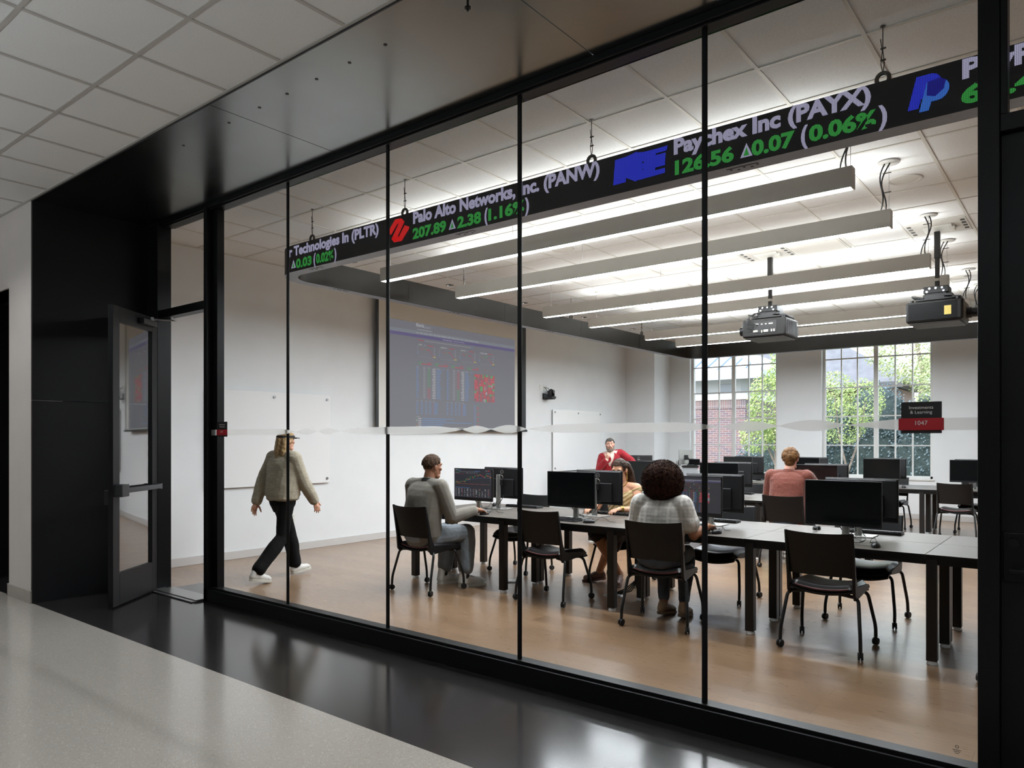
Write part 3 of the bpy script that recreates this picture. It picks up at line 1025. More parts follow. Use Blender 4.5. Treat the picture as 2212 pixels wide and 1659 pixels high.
for x, l in ((-3.195, 'of the projector with the ports'), (-1.335, 'of the projector with the yellow sticker')):
    vt = thing('ceiling_vent', 'vented white ceiling tile holding the projector pole ' + l, 'vent', (x, 9.12, ZC), 0, None)
    MB().box(-.285, .285, -.28, .28, -.006, -.0005).build('tile', SPK, vt)
    for sx in (-.25, .25):
        for k in range(4):
            sl = MB()
            for q in range(5):
                sl.box(sx - .02, sx + .02, -.22 + .12 * k + q * .014, -.213 + .12 * k + q * .014, -.008, -.005)
            sl.build('slot_group', VENTM, vt)
    MB().box(-.14, .14, -.10, .14, -.02, -.006).box(.10, .16, -.02, .08, -.045, -.006).build('mount_plate', WHITE, vt, bevel=.002)

# ---------------------------------------------------------------- projectors
PJ = noisy('projector dark grey', srgb(24, 22, 21), srgb(27, 25, 23), 120, 0.55, spec=.3)
PJB = mat('projector underside grey', srgb(58, 59, 61), 0.5)
PJL = mat('projector label', srgb(196, 190, 176), 0.5)
YEL = mat('pale yellow sticker', srgb(205, 180, 92), 0.5)
def projector(loc, label, kind):
    P = thing('projector', label, 'projector', loc, 0)
    b = MB().box(-.27, .27, -.24, .26, 0.0, 0.225)
    b.build('body', PJ, P, bevel=.022, seg=3)
    MB().box(-.24, .24, -.22, .24, -.014, 0.0).build('underside', PJB, P, bevel=.006)
    lx = -.27 if kind == 0 else .27
    sg = -1 if kind == 0 else 1
    MB().cyl((lx - sg * .02, -.12 if kind == 0 else .05, .10), (lx + sg * .05, -.12 if kind == 0 else .05, .10), .062, .058, 24).cyl((lx + sg * .05, -.12 if kind == 0 else .05, .10), (lx + sg * (.06 if kind == 0 else .20), -.12 if kind == 0 else .05, .10), .05, .055, 24).build('lens_barrel', BLKM, P)
    for x, y in ((-.22, -.18), (.22, .20), (-.22, .20), (.22, -.18)):
        MB().cyl((x, y, .215), (x, y, .25), .022, n=14).build('corner_knob', BLK, P)
    if kind == 0:
        io = MB().box(-.12, .16, -.2435, -.238, .05, .19)
        io = io.build('port_panel', mat('port panel', srgb(26, 25, 24), 0.5), P, bevel=.002)
        for x, z, w, h in ((-.08, .155, .035, .018), (-.02, .155, .02, .012), (.03, .155, .02, .012), (.09, .155, .05, .014), (-.10, .075, .055, .022), (-.02, .065, .012, .03), (.03, .07, .055, .028), (.10, .07, .016, .03), (.13, .07, .016, .03)):
            MB().box(x - w / 2, x + w / 2, -.2465, -.242, z - h / 2, z + h / 2).build('port', PJL, io)
        g_ = MB()
        for k in range(12):
            g_.box(.2685, .2735, -.19 + .034 * k, -.172 + .034 * k, .03, .19)
        g_.build('side_grille', BLKM, P)
        MB().rect('x', .2742, .17, .2, .15, .19).build('sticker', PJL, P, sharp=0)
        MB().tube([(-.1, -.24, .09), (-.19, -.29, .11), (-.2, -.28, .22), (-.13, -.2, .30), (-.08, -.12, .31)], .006).tube([(-.06, -.24, .15), (-.18, -.31, .16), (-.17, -.26, .25), (-.1, -.14, .32)], .005).build('cables', CABLE, P)
    else:
        g_ = MB()
        for k in range(14):
            g_.box(-.24, .22, -.2445, -.2385, .022 + .0135 * k, .028 + .0135 * k)
        g_.build('front_slats', BLKM, P)
        MB().rect('y', -.2462, .10, .165, .06, .155).build('sticker', YEL, P, sharp=0)
        g_ = MB()
        for k in range(10):
            for q in range(8):
                g_.box(.2695, .273, -.18 + .04 * k, -.165 + .04 * k, .02 + .024 * q, .032 + .024 * q)
        g_.build('side_grille', PJL, P)
    m = MB().box(-.19, .19, -.15, .17, .245, .262).box(-.12, .16, -.13, .13, .262, .31)
    m.obox((-.17, 0, .285), (.12, .30, .018), Matrix.Rotation(.25, 3, 'Y')).obox((.16, .02, .27), (.16, .30, .02), Matrix.Rotation(.12, 3, 'Y'))
    m.box(-.12, .12, -.10, .12, .33, .40).box(-.1, .1, -.09, .09, .31, .33)
    for x, y in ((-.15, -.1), (.15, -.1), (-.15, .12), (.15, .12)):
        m.cyl((x, y, .22), (x, y, .25), .012, n=8)
    m.build('mount', mat('mount dark steel', srgb(30, 28, 27), 0.45), P, bevel=.003)
    for x, z in ((-.06, .378), (0.0, .378), (.06, .378), (-.085, .345), (.075, .345)):
        MB().cyl((x, -.10, z), (x, -.112, z), .012, n=12).build('bolt', STEEL, P)
    pz = ZC - loc[2]
    pl = MB().box(-.021, .021, -.021, .021, .39, pz - .02).box(-.028, .028, -.028, .028, .72, pz - .02)
    pl.build('pole', mat('pole dark steel', srgb(30, 28, 27), 0.45), P, bevel=.004)
    MB().box(-.0225, .0225, -.0225, .0225, .47, .50).build('pole_sticker', PJL, P)
    return P
projector((-3.20, 9.24, 2.775), 'dark projector on a ceiling pole, port panel facing the glass, lens toward the screen', 0)
projector((-1.36, 9.24, 2.78), 'dark projector on a ceiling pole, slatted side with a yellow sticker', 1)
# ---------------------------------------------------------------- projected web page, also on a monitor
def lit(name, r, g, b_, k=1.0):
    m = mat(name, (0.02, 0.02, 0.02, 1), 0.6, emit=srgb(r, g, b_), estr=k)
    m.cycles.emission_sampling = 'NONE'
    return m
def page_set(tag_, bg, fade, k):
    """a palette washed toward the background"""
    def c(n, r, g, b_):
        f = [round(x * (1 - fade) + y * fade) for x, y in zip((r, g, b_), bg)]
        return lit(tag_ + ' ' + n, *f, k)
    return dict(bg=lit(tag_ + ' background', *bg, k), bar=c('grey bar', 128, 134, 142), purple=c('purple bar', 84, 70, 130), white=c('white', 245, 245, 245), grey=c('grey', 170, 172, 178),
                red=c('red', 225, 50, 60), green=c('green', 60, 170, 70), blue=c('blue', 90, 150, 225), yellow=c('yellow', 225, 200, 60), dred=c('dull red', 150, 70, 76), frame=c('frame', 88, 88, 96))
def web_page(parent, M, n, S, logo=True, simple=False):
    """M(y,z,d) maps page metres (y 7.50..10.57, z 1.70..3.345) to 3-D"""
    rnd = random.Random(5)
    def rc(mb, y0, y1, z0, z1, d=0.001):
        k = len(mb.v)
        mb.add([M(y0, z0, d), M(y1, z0, d), M(y1, z1, d), M(y0, z1, d)], [(0, 1, 2, 3)])
    def txt(mb, s_, size, y, z, width=None, d=0.0016):
        vs, fs = text_mb(s_, size)
        k = 1.0
        if width:
            x0, x1 = min(v[0] for v in vs), max(v[0] for v in vs)
            k = width / (x1 - x0)
        mb.add([M(y + v[0] * k, z + v[1], d) for v in vs], fs)
    P = {k: MB() for k in S}
    rc(P['bg'], 7.50, 10.57, 1.70, 3.345, 0.0)
    rc(P['bar'], 7.50, 10.57, 3.165, 3.205)
    rc(P['bar'], 7.50, 10.57, 3.205, 3.22)
    rc(P['purple'], 7.50, 10.57, 3.115, 3.165)
    if logo:
        txt(P['white'], 'finviz', 0.085, 8.066, 3.285)
    for k in range(2):
        rc(P['grey'], 8.24, 8.24 + .16 - .03 * k, 3.295 - .018 * k, 3.302 - .018 * k)
    rc(P['grey'], 8.09, 8.42, 3.236, 3.248)
    names = ['Home', 'News', 'Screener', 'Charts', 'Maps', 'Groups', 'Portfolio', 'Insider', 'Futures', 'Forex', 'Crypto', 'Calendar', 'Backtests', 'Pricing']
    y = 8.07
    for nm in names:
        w = 0.011 * len(nm) + .012
        if simple:
            rc(P['white'], y, y + w - .01, 3.186, 3.197, .0016)
        else:
            txt(P['white'], nm, 0.026, y, 3.182, w)
        y += w + 0.024
    if simple:
        rc(P['white'], 8.68, 9.2, 3.135, 3.145, .0016)
    else:
        txt(P['white'], 'New Screener Features', 0.026, 8.67, 3.131, .22)
        rc(P['grey'], 8.92, 9.19, 3.135, 3.143, .0016)
    rc(P['red'], 8.10, 8.23, 3.072, 3.082)
    rc(P['grey'], 8.25, 9.36, 3.072, 3.08)
    rc(P['blue'], 9.37, 9.42, 3.072, 3.08)
    titles = ['DOW', 'NASDAQ', 'S&P 500', 'RUSSELL 2000']
    for i, y0 in enumerate((8.07, 8.567, 9.06, 9.552)):
        for q in (0, 1):
            rc(P['frame'], y0, y0 + .448, 2.805 + .229 * q, 2.808 + .229 * q)
            rc(P['frame'], y0 + .445 * q, y0 + .003 + .445 * q, 2.805, 3.034)
        if simple:
            rc(P['white'], y0 + .06, y0 + .14, 3.0, 3.012)
        else:
            txt(P['white'], titles[i], 0.03, y0 + .05, 2.998)
        rc(P['grey'], y0 + .17, y0 + .215, 3.003, 3.011)
        rc(P['red'], y0 + .25, y0 + .38, 3.002, 3.012)
        pts = [(.05, .17), (.08, .175), (.10, .12), (.13, .115), (.15, .13), (.18, .115), (.22, .12), (.26, .115), (.30, .11), (.34, .065), (.37, .03), (.40, .012)]
        if i == 3:
            pts = [(.05, .13), (.07, .16), (.10, .10), (.13, .12), (.15, .10), (.18, .13), (.22, .14), (.25, .15), (.29, .09), (.33, .04), (.37, .03), (.40, .012)]
        if i == 1:
            pts = [(u, w - (.02 if .1 < u < .3 and k % 2 else 0) + (.02 if .22 < u < .3 else 0)) for k, (u, w) in enumerate(pts)]
        for k in range(len(pts) - 1):
            (a0, b0), (a1, b1) = pts[k], pts[k + 1]
            m_ = P['green'] if b1 > b0 else P['red']
            m_.add([M(y0 + a0, 2.82 + b0 - .005, .0015), M(y0 + a1, 2.82 + b1 - .005, .0015), M(y0 + a1, 2.82 + b1 + .005, .0015), M(y0 + a0, 2.82 + b0 + .005, .0015)], [(0, 1, 2, 3)])
        rc(P['yellow'], y0 + .375, y0 + .435, 2.826, 2.842, .0017)
        rc(P['blue'], y0 + .03, y0 + .037, 2.85, 2.90)
        for k in range(5):
            rc(P['grey'], y0 + .385, y0 + .42, 2.865 + .028 * k, 2.872 + .028 * k)
            rc(P['grey'], y0 + .012, y0 + .03, 2.865 + .028 * k, 2.87 + .028 * k)
        for k in range(8):
            rc(P['grey'], y0 + .06 + .042 * k, y0 + .085 + .042 * k, 2.813, 2.818)
    for i, y0 in enumerate((8.114, 8.49, 8.87, 9.27)):
        g_ = (.06, .075, .08, .11)[i]
        rc(P['green'], y0, y0 + g_, 2.700, 2.712)
        rc(P['red'], y0 + g_, y0 + .295, 2.700, 2.712)
        rc(P['green'], y0, y0 + .09, 2.728, 2.736)
        rc(P['red'], y0 + .21, y0 + .295, 2.728, 2.736)
    pts = [(9.66 + .025 * k, 2.71 + .008 * math.sin(k * 1.3)) for k in range(12)]
    for k in range(11):
        rc(P['red' if k % 3 else 'green'], pts[k][0], pts[k + 1][0], pts[k][1], pts[k][1] + .006)
    for half_, y0 in ((0, 8.07), (1, 8.76)):
        for q, (a_, w_) in enumerate(((0.0, .05), (.15, .05), (.25, .06), (.37, .06), (.45, .08))):
            rc(P['grey'], y0 + a_, y0 + a_ + w_, 2.648, 2.656)
        rc(P['blue'], y0 + .59, y0 + .64, 2.648, 2.656)
        for r_ in range(19):
            z = 2.628 - .0258 * r_
            rc(P['blue'], y0, y0 + rnd.uniform(.035, .055), z, z + .009)
            rc(P['grey'], y0 + .15, y0 + .20, z, z + .008)
            gcol = 'green' if (r_ < 12) == (half_ == 0) else 'red'
            rc(P[gcol], y0 + .25, y0 + .31, z, z + .008)
            rc(P['white'], y0 + .37 - rnd.uniform(0, .02), y0 + .43, z, z + .008)
            rc(P['blue'], y0 + .45, y0 + .45 + rnd.uniform(.07, .12), z, z + .009)
        for q in (0, 1):
            rc(P['frame'], y0 + .653 * q, y0 + .656 * q + .002, 2.14, 2.66)
    for half_, y0 in ((0, 8.07), (1, 8.76)):
        for q, (a_, w_) in enumerate(((0.0, .04), (.10, .04), (.20, .04), (.29, .04), (.37, .12))):
            rc(P['grey'], y0 + a_, y0 + a_ + .04, 2.115, 2.122)
            for r_ in range(8):
                z = 2.09 - .0255 * r_
                rc(P['blue'], y0 + a_ + (.02 if q == 4 else 0), y0 + a_ + w_ * rnd.uniform(.75, 1.0), z, z + .009)
                if q == 4:
                    rc(P['red'], y0 + a_, y0 + a_ + .012, z, z + .009)
    rc(P['grey'], 8.07, 8.15, 1.862, 1.87)
    for r_, w_ in enumerate((.75, .55, 1.2, .5, .45)):
        z = 1.835 - .03 * r_
        rc(P[('green', 'white', 'green', 'red', 'yellow')[r_]], 8.07, 8.09, z - .002, z + .012)
        rc(P['white'], 8.11, 8.18, z, z + .009)
        rc(P['blue'], 8.19, 8.19 + w_, z, z + .009)
    for r_ in range(16):
        z = 2.085 - .0245 * r_
        rc(P['blue'], 9.445, 9.485, z, z + .008)
        rc(P['red' if r_ % 4 else 'green'], 9.515, 9.565, z, z + .008)
    # red heat map
    def tree_(y0, y1, z0, z1, dep):
        if dep == 0 or (y1 - y0) < .02 or (z1 - z0) < .02:
            m_ = rnd.choices(['red', 'dred', 'green', 'grey'], [6, 3.5, 1.2, .5])[0]
            rc(P[m_], y0 + .0012, y1 - .0012, z0 + .0012, z1 - .0012)
            if (y1 - y0) > .05:
                rc(P['grey'], (y0 + y1) / 2 - .015, (y0 + y1) / 2 + .015, (z0 + z1) / 2 - .004, (z0 + z1) / 2 + .004, .0017)
            return
        f = rnd.uniform(.35, .65)
        if (y1 - y0) > (z1 - z0):
            tree_(y0, y0 + (y1 - y0) * f, z0, z1, dep - 1)
            tree_(y0 + (y1 - y0) * f, y1, z0, z1, dep - 1)
        else:
            tree_(y0, y1, z0, z0 + (z1 - z0) * f, dep - 1)
            tree_(y0, y1, z0 + (z1 - z0) * f, z1, dep - 1)
    tree_(9.447, 9.989, 2.16, 2.634, 5 if simple else 7)
    one = MB()
    ms = []
    for k, m_ in P.items():
        one.cur = len(ms)
        one.add(m_.v, m_.f)
        ms.append(S[k])
    return one.build('page_print', ms, parent, sharp=0)

# ---------------------------------------------------------------- projection screen on the left wall
SCRW = mat('matte screen white', srgb(214, 212, 206), 0.8)
ps = thing('projection_screen', 'large black edged projection screen on the left wall showing a grey stock page', 'projection screen', (XL + .10, 9.08, 1.655))
XS = XL + .10
def ploc(mb):
    o = V(ps.location)
    mb.v = [tuple(V(p) - o) for p in mb.v]
    return mb
ploc(MB().box(XS - .006, XS, 7.25, 10.91, 1.69, 3.66)).build('fabric_border', BLK, ps)
ploc(MB().box(XS, XS + .001, 7.30, 10.78, 1.69, 3.64)).build('white_fabric', SCRW, ps)
ploc(MB().box(XS - .02, XS + .014, 7.22, 10.94, 1.648, 1.69)).build('weight_bar', BLK, ps, bevel=.005)
ploc(MB().box(XL + .001, XS + .03, 7.18, 10.98, 3.66, 3.79)).build('roller_case', WHITE, ps, bevel=.006)
pp = ploc(MB().box(XS + .001, XS + .0012, 7.50, 10.57, 1.70, 3.345)).build('projected_picture', mat('projected picture base', srgb(90, 90, 98), 0.8), ps, sharp=0)
wall_pal = page_set('projected', (112, 112, 120), 0.42, 0.92)
web_page(pp, lambda y, z, d: tuple(V((XS + .0022 + d, y, z)) - V(ps.location)), 1, wall_pal)

# ---------------------------------------------------------------- glass boards
WB = mat('white glass board', srgb(236, 236, 236), 0.22, 0, 0.5, coat=0.3)
def board(y0, y1, z0, z1, label, pins):
    w = thing('whiteboard', label, 'whiteboard', (XL, (y0 + y1) / 2, z0), 0, 'glass whiteboards on the left wall')
    yc = (y0 + y1) / 2
    MB().box(.035, .043, y0 - yc, y1 - yc, 0, z1 - z0).build('glass_panel', WB, w, bevel=.002)
    for y, z in pins:
        MB().cyl((0.004, y - yc, z - z0), (.05, y - yc, z - z0), .011, n=14).cyl((.043, y - yc, z - z0), (.056, y - yc, z - z0), .018, n=14).build('standoff', STEEL, w)
    return w
board(4.63, 6.46, .90, 2.125, 'white glass board on the left wall behind the walking person', [(4.70, 2.06), (5.56, 2.06), (6.40, 2.06), (6.40, .96), (4.70, .96), (5.56, .96)])
b2 = board(11.87, 13.70, .87, 2.11, 'white glass board on the left wall beside the man in the red jacket', [(11.94, 2.05), (12.78, 2.05), (13.64, 2.05), (13.64, .93), (11.94, .93)])
tr_ = MB().box(.0, .09, -.45, .45, -.035, -.02).build('pen_tray', STEEL, b2, bevel=.003)

# camera and outlets on the left wall
pc = thing('wall_camera', 'black conference camera on a wall bracket right of the projection screen', 'camera', (XL, 11.66, 2.29))
MB().box(0, .006, -.09, .09, 0, .12).box(0, .20, -.06, .06, 0, .012).box(.0, .012, -.07, -.06, .0, .11).build('bracket', BLK, pc, bevel=.002)
MB().box(.06, .22, -.075, .075, .014, .06).build('camera_base', SENSOR, pc, bevel=.012)
MB().box(.10, .19, -.07, -.045, .06, .17).box(.10, .19, .045, .07, .06, .17).build('yoke', SENSOR, pc, bevel=.01)
hd_ = MB().ell((.145, 0, .15), (.058, .044, .055)).cyl((.15, 0, .15), (.215, 0, .147), .036, .034, 20).build('camera_head', SENSOR, pc)
MB().cyl((.212, 0, .147), (.219, 0, .147), .026, .024, 20).build('lens', mat('camera lens glass', srgb(60, 62, 70), 0.1, 0, .8), hd_)
MB().tube([(.012, -.05, .24), (.05, -.05, .22), (.06, -.02, .17), (.03, .0, .12), (.05, -.05, .10), (.09, -.04, .05)], .0055, 8).tube([(.012, .0, .235), (.07, .01, .22), (.09, .04, .17), (.05, .05, .13), (.04, .02, .09), (.08, .0, .05)], .005, 8).build('cables', CABLE, pc)
DARK = mat('outlet slot', srgb(52, 50, 50), 0.5)
def outlet(y, z, label, n=1):
    o = thing('wall_outlet', label, 'outlet', (XL, y, z))
    MB().box(0, .006, -.036 * n, .036 * n, -.058, .058).build('cover_plate', WHITE, o, bevel=.002)
    s_ = MB()
    for k in range(n):
        yy = (k - (n - 1) / 2) * .046
        for zz in (-.026, .026):
            s_.box(.006, .0072, yy - .009, yy - .006, zz - .006, zz + .006).box(.006, .0072, yy + .006, yy + .009, zz - .006, zz + .006).cyl((.006, yy, zz - .012), (.0072, yy, zz - .012), .003, n=8)
    s_.build('sockets', DARK, o)
outlet(5.87, .445, 'white double socket low on the left wall behind the walking person')
outlet(11.52, 2.525, 'white socket plate high on the wall, left one above the camera')
outlet(11.66, 2.525, 'white socket plate with black plugs just above the wall camera', 2)

# ---------------------------------------------------------------- room signs on the glass
SIGNB = mat('sign black plate', srgb(30, 27, 27), 0.45)
SIGNR = mat('sign red plate', srgb(164, 22, 32), 0.45)
SIGNW = mat('sign white print', srgb(226, 222, 218), 0.6)
def sign(x0, label):
    s_ = thing('room_sign', label, 'sign', (x0 + .08, 3.572, 1.528), 0, 'room signs on the glass')
    MB().box(-.08, .075, -.004, .004, 0, .136).build('black_plate', SIGNB, s_, bevel=.001)
    r_ = MB().box(-.089, .084, -.010, -.004, .013, .0655).build('red_plate', SIGNR, s_, bevel=.001)
    b = MB()
    put_text(b, 'Investments', .0195, (-.0025, -.0046, .105), (1, 0, 0), (0, 0, 1), None, 'CENTER')
    put_text(b, '& Learning', .0195, (-.0025, -.0046, .085), (1, 0, 0), (0, 0, 1), None, 'CENTER')
    b.build('room_name', SIGNW, s_, sharp=0)
    b = MB()
    put_text(b, '1047', .026, (-.0025, -.0106, .036), (1, 0, 0), (0, 0, 1), None, 'CENTER')
    b.build('room_number', SIGNW, r_, sharp=0)
sign(-.664, 'black and red room sign on the rightmost glass pane')
sign(-6.30, 'black and red room sign on the leftmost glass pane by the doorway')
# etched maker's mark in the pane corner
b = MB()
b.torus((-.455, 3.5835, .205), .006, .0012, 'y', 16, 4)
for k in range(3):
    b.box(-.455 - .016 + .004 * k, -.455 + .016 - .004 * k, 3.583, 3.584, .19 - .007 * k, .1925 - .007 * k)
b.build('etched_mark', mat('etched grey', srgb(90, 88, 86), 0.6), store)
# ---------------------------------------------------------------- tables
TOPM = noisy('grey brown laminate', srgb(86, 79, 72), srgb(81, 74, 68), 14, 0.40, stretch=(1, 7, 1))
EDGE = mat('black table edge', srgb(14, 13, 13), 0.45, 0, 0.3)
LEGM = mat('dark table leg', srgb(24, 22, 21), 0.38, 0, 0.45)
JX = [-5.815 + 1.2325 * k for k in range(7)]
ROWS = {1: (5.53, 6.132, 6.140, 6.742), 2: (9.08, 9.682, 9.69, 10.292), 3: (12.71, 13.312, 13.32, 13.922)}
XC = [(JX[k] + JX[k + 1]) / 2 for k in range(6)]
def table(row, i, side, label, last):
    y0, y1 = ROWS[row][0:2] if side == 0 else ROWS[row][2:4]
    T = thing('table', label, 'table', (XC[i], (y0 + y1) / 2, 0), 0, {1: 'front row tables', 2: 'middle row tables', 3: 'window row tables'}[row])
    hw, hd = 0.6148, (y1 - y0) / 2
    MB().box(-hw, hw, -hd, hd, .709, .737).build('tabletop', [TOPM], T, bevel=.002)
    # black edge band, 1 mm proud on the long open side
    s_ = -1 if side == 0 else 1
    MB().box(-hw, hw, s_ * hd, s_ * (hd + .0015), .709, .7362).build('edge_band', EDGE, T)
    MB().box(-hw, hw, s_ * hd - s_ * .018, s_ * hd - s_ * .045, .668, .709).box(-hw, hw, -s_ * hd + s_ * .02, -s_ * hd + s_ * .05, .668, .709).box(-hw, -hw + .03, -hd + .05, hd - .05, .668, .709).box(hw - .03, hw, -hd + .05, hd - .05, .668, .709).build('apron', EDGE, T)
    for lx in ([-hw + .0345] + ([hw - .0345] if last else [])):
        for ly in (s_ * (hd - .04), -s_ * (hd - .036)):
            l = MB().box(lx - .033, lx + .033, ly - .033, ly + .033, .026, .709).build('leg', LEGM, T, bevel=.004)
            MB().lathe([(.001, 0.0), (.034, 0.0), (.036, .006), (.030, .020), (.030, .026), (.001, .026)], (lx, ly, 0), 16).build('glide', CLEAR, l)
    return T
TN = {0: ['man in the grey sweatshirt works at', 'empty chair between two sitters faces', 'woman with the curly afro works at', 'empty chair by the blank monitor faces', 'black jamb beside the door cuts off'],
      1: ['chair behind the stock chart monitor faces', 'woman in the gold top types at', 'chair across from the curly haired woman faces', 'chair behind the biggest blank monitor faces', 'black door jamb cuts off']}
for i in range(5):
    table(1, i, 0, 'front row table, near half, that the ' + TN[0][i], i == 4)
    table(1, i, 1, 'front row table, far half, that the ' + TN[1][i], i == 4)
T2 = {0: ['behind the woman in the gold top', 'between the curly haired woman and the orange shirt', 'that the man in the orange plaid shirt works at'],
      1: ['behind the woman in the gold top', 'with a chair back showing beside the orange shirt', 'beyond the man in the orange plaid shirt']}
for i in range(3):
    table(2, i, 0, 'middle row table, near half, ' + T2[0][i], i == 2)
    table(2, i, 1, 'middle row table, far half, ' + T2[1][i], i == 2)
T3 = ['below the window with the brick view', 'below the pier between the two windows', 'below the window with the hedge view', 'by the blank wall past the windows']
for i in range(4):
    table(3, i, 0, 'window row table, near half, ' + T3[i], i == 3)
    table(3, i, 1, 'window row table, far half, ' + T3[i], i == 3)

# floor power boxes
for x, y, l in ((-4.825, 6.05, 'left of the empty front chair'), (-3.63, 6.12, 'by the shoes of the woman in yellow')):
    o = thing('floor_box', 'round silver power cover in the wood floor ' + l, 'floor outlet', (x, y, 0), 0)
    MB().lathe([(.001, .006), (.085, .006), (.095, .001), (.095, 0), (.001, 0)], (0, 0, 0), 32).build('cover', STEEL, o)
    for k in range(6):
        a = k * PI / 3
        MB().cyl((.05 * math.cos(a), .05 * math.sin(a), .006), (.05 * math.cos(a), .05 * math.sin(a), .0068), .009, n=8).build('hole', DARK, o)
# cables dropping to the second floor box
for k in range(4):
    q = .02 * k
    b = MB().tube([(-3.36 + q * .3, 6.20 + q, .64), (-3.35 + q * .3, 6.20 + q * .3, .40), (-3.37 - q * .4, 6.17 + q, .20), (-3.45 - q, 6.15 + q * .2, .06 + q * .3), (-3.56 - q, 6.13, .02)], .006, 6)
    tag(b.build('power_cable', CABLE), 'one of the black cables hanging by a front table leg to the floor power cover', 'cable', 'cables to the floor power cover')

# ---------------------------------------------------------------- chairs
CUSH = noisy('black vinyl cushion', srgb(30, 28, 29), srgb(34, 31, 32), 200, 0.3, 0.02)
PIPE = mat('dark red seat edge', srgb(98, 44, 44), 0.6)
def make_chair():
    C_ = thing('chair', '', 'chair', (0, 0, 0), 0, 'black chairs on casters')
    def pan(u, v):
        x = (u - .5) * 2
        w = .215 + .012 * math.sin(v * PI)
        y = -.205 + .445 * v
        z = .412 + .034 * x * x + .008 * math.cos(v * PI) - .030 * max(0, v - .8) / .2 * max(0, v - .8) / .2
        return (x * w, y, z), (0, 0, 1)
    seat = MB().shell(pan, 14, 10, .016).build('seat', PLAS, C_)
    def cu(u, v):
        x = (u - .5) * 2
        edge = min(1.0, min(u, 1 - u, v, 1 - v) / .10)
        w = .205 + .012 * math.sin(v * PI)
        y = -.192 + .432 * v
        z = .428 + .030 * x * x + .036 * math.sqrt(max(0, 1 - (1 - edge) ** 2)) + .006 * math.cos(v * PI) - .022 * (max(0, v - .75) / .25) ** 2
        return (x * w, y, z), (0, 0, 1)
    cs = MB().shell(cu, 18, 16, .006).build('cushion', CUSH, seat)
    pts = []
    for k in range(15):
        u = .06 + .88 * k / 14
        x = (u - .5) * 2
        pts.append((x * .206, -.196, .441 + .028 * x * x))
    MB().tube(pts, .006, 6).build('piping', PIPE, seat)
    def bk(u, v):
        x = (u - .5) * 2
        w = .222 + .010 * v
        z = .545 + .315 * v - .012 * (1 - x * x) * v
        y = -.222 - .075 * v + .034 * x * x - .01
        return (x * w, y, z), (0, -1, .2)
    back = MB().shell(bk, 16, 8, .010).build('backrest', PLAS, C_, bevel=.002)
    for s_ in (-1, 1):
        x0, x1 = s_ * .212, s_ * .232
        MB().prism([(-.276, .855), (-.258, .86), (-.190, .56), (-.150, .475), (.17, .452), (.205, .425), (.10, .412), (-.12, .392), (-.185, .385), (-.214, .42), (-.226, .56)], 'x', x0, x1).build('side_frame', PLAS, C_, bevel=.004)
    def wheel(px, py, a):
        b = MB()
        R = Matrix.Rotation(a, 3, 'Z')
        for k in (-1, 1):
            c_ = V((px, py, .028))
            d = R @ V((.017 * k, 0, 0))
            d2 = R @ V((.0045 * k, 0, 0))
            b.cyl(c_ + d2, c_ + d, .028, .025, 18)
        b.cyl((px, py, .03), (px, py, .078), .010, n=10)
        b.cyl(V((px, py, .028)) - (R @ V((.005, 0, 0))), V((px, py, .028)) + (R @ V((.005, 0, 0))), .012, n=10)
        return b
    def leg(pts, tip, a):
        P = [V(p) for p in pts]
        path = [P[0]]
        for k in range(1, len(P) - 1):
            A, B, D = P[k - 1], P[k], P[k + 1]
            r_ = .045
            e0, e1 = B + (A - B).normalized() * min(r_, (A - B).length * .45), B + (D - B).normalized() * min(r_, (D - B).length * .45)
            for q in range(7):
                t_ = q / 6
                path.append(e0 * (1 - t_) ** 2 + B * 2 * t_ * (1 - t_) + e1 * t_ ** 2)
        path.append(P[-1])
        l = MB().tube(path, .0125, 10).build('leg', TUBE, C_)
        wheel(tip[0], tip[1], a).build('caster', RUB, l)
    for s_ in (-1, 1):
        leg([(s_ * .10, -.10, .405), (s_ * .238, -.165, .405), (s_ * .268, -.240, .14), (s_ * .270, -.245, .06)], (s_ * .270, -.245), .3 * s_)
        leg([(s_ * .10, .10, .402), (s_ * .225, .150, .400), (s_ * .262, .232, .14), (s_ * .262, .238, .06)], (s_ * .262, .238), -.25 * s_)
    return C_
proto_chair = make_chair()
first = [True]
def chair(x, y, a, label):
    c = proto_chair if first[0] else copy_tree(proto_chair)
    first[0] = False
    c.location = (x, y, 0)
    c.rotation_euler = (0, 0, a)
    c['label'] = label
    return c
chair(-5.235, 5.225, 0.0, 'black chair on casters that the man in the grey sweatshirt sits on')
chair(-3.985, 5.64, 0.0, 'empty black chair pushed in between the man and the curly haired woman')
chair(-2.765, 5.46, 0.155, 'black chair on casters that the curly haired woman in white sits on')
chair(-1.515, 5.605, 0.0, 'empty black chair nearest the glass, in front of the big blank monitor')
chair(-0.285, 5.60, 0.0, 'black chair at the right edge, only a caster showing beside the black jamb')
chair(-5.165, 6.635, PI, 'black chair across the table from the man in the grey sweatshirt')
chair(-3.93, 6.80, PI + .1, 'black chair that the woman in the yellow top sits on')
chair(-2.765, 6.66, PI, 'black chair with a light catching seat across from the curly haired woman')
chair(-1.50, 6.645, PI, 'black chair with a glossy seat across the table from the empty front right chair')
chair(-2.83, 8.815, 0.03, 'black chair that the man in the orange plaid shirt sits on')
chair(-3.98, 10.30, PI, 'black chair back showing above the middle row table left of the orange shirt')
chair(-5.10, 13.86, PI, 'black chair below the left window, behind the window row monitors')
chair(-2.71, 13.70, PI, 'black chair below the right window, its legs showing left of the table legs')
chair(-1.49, 13.82, PI, 'far black chair at the right, its seat behind the nearer chair by the blank wall')
chair(-1.62, 12.78, 0.0, 'black chair at the right by the blank wall, pushed up to the window row')

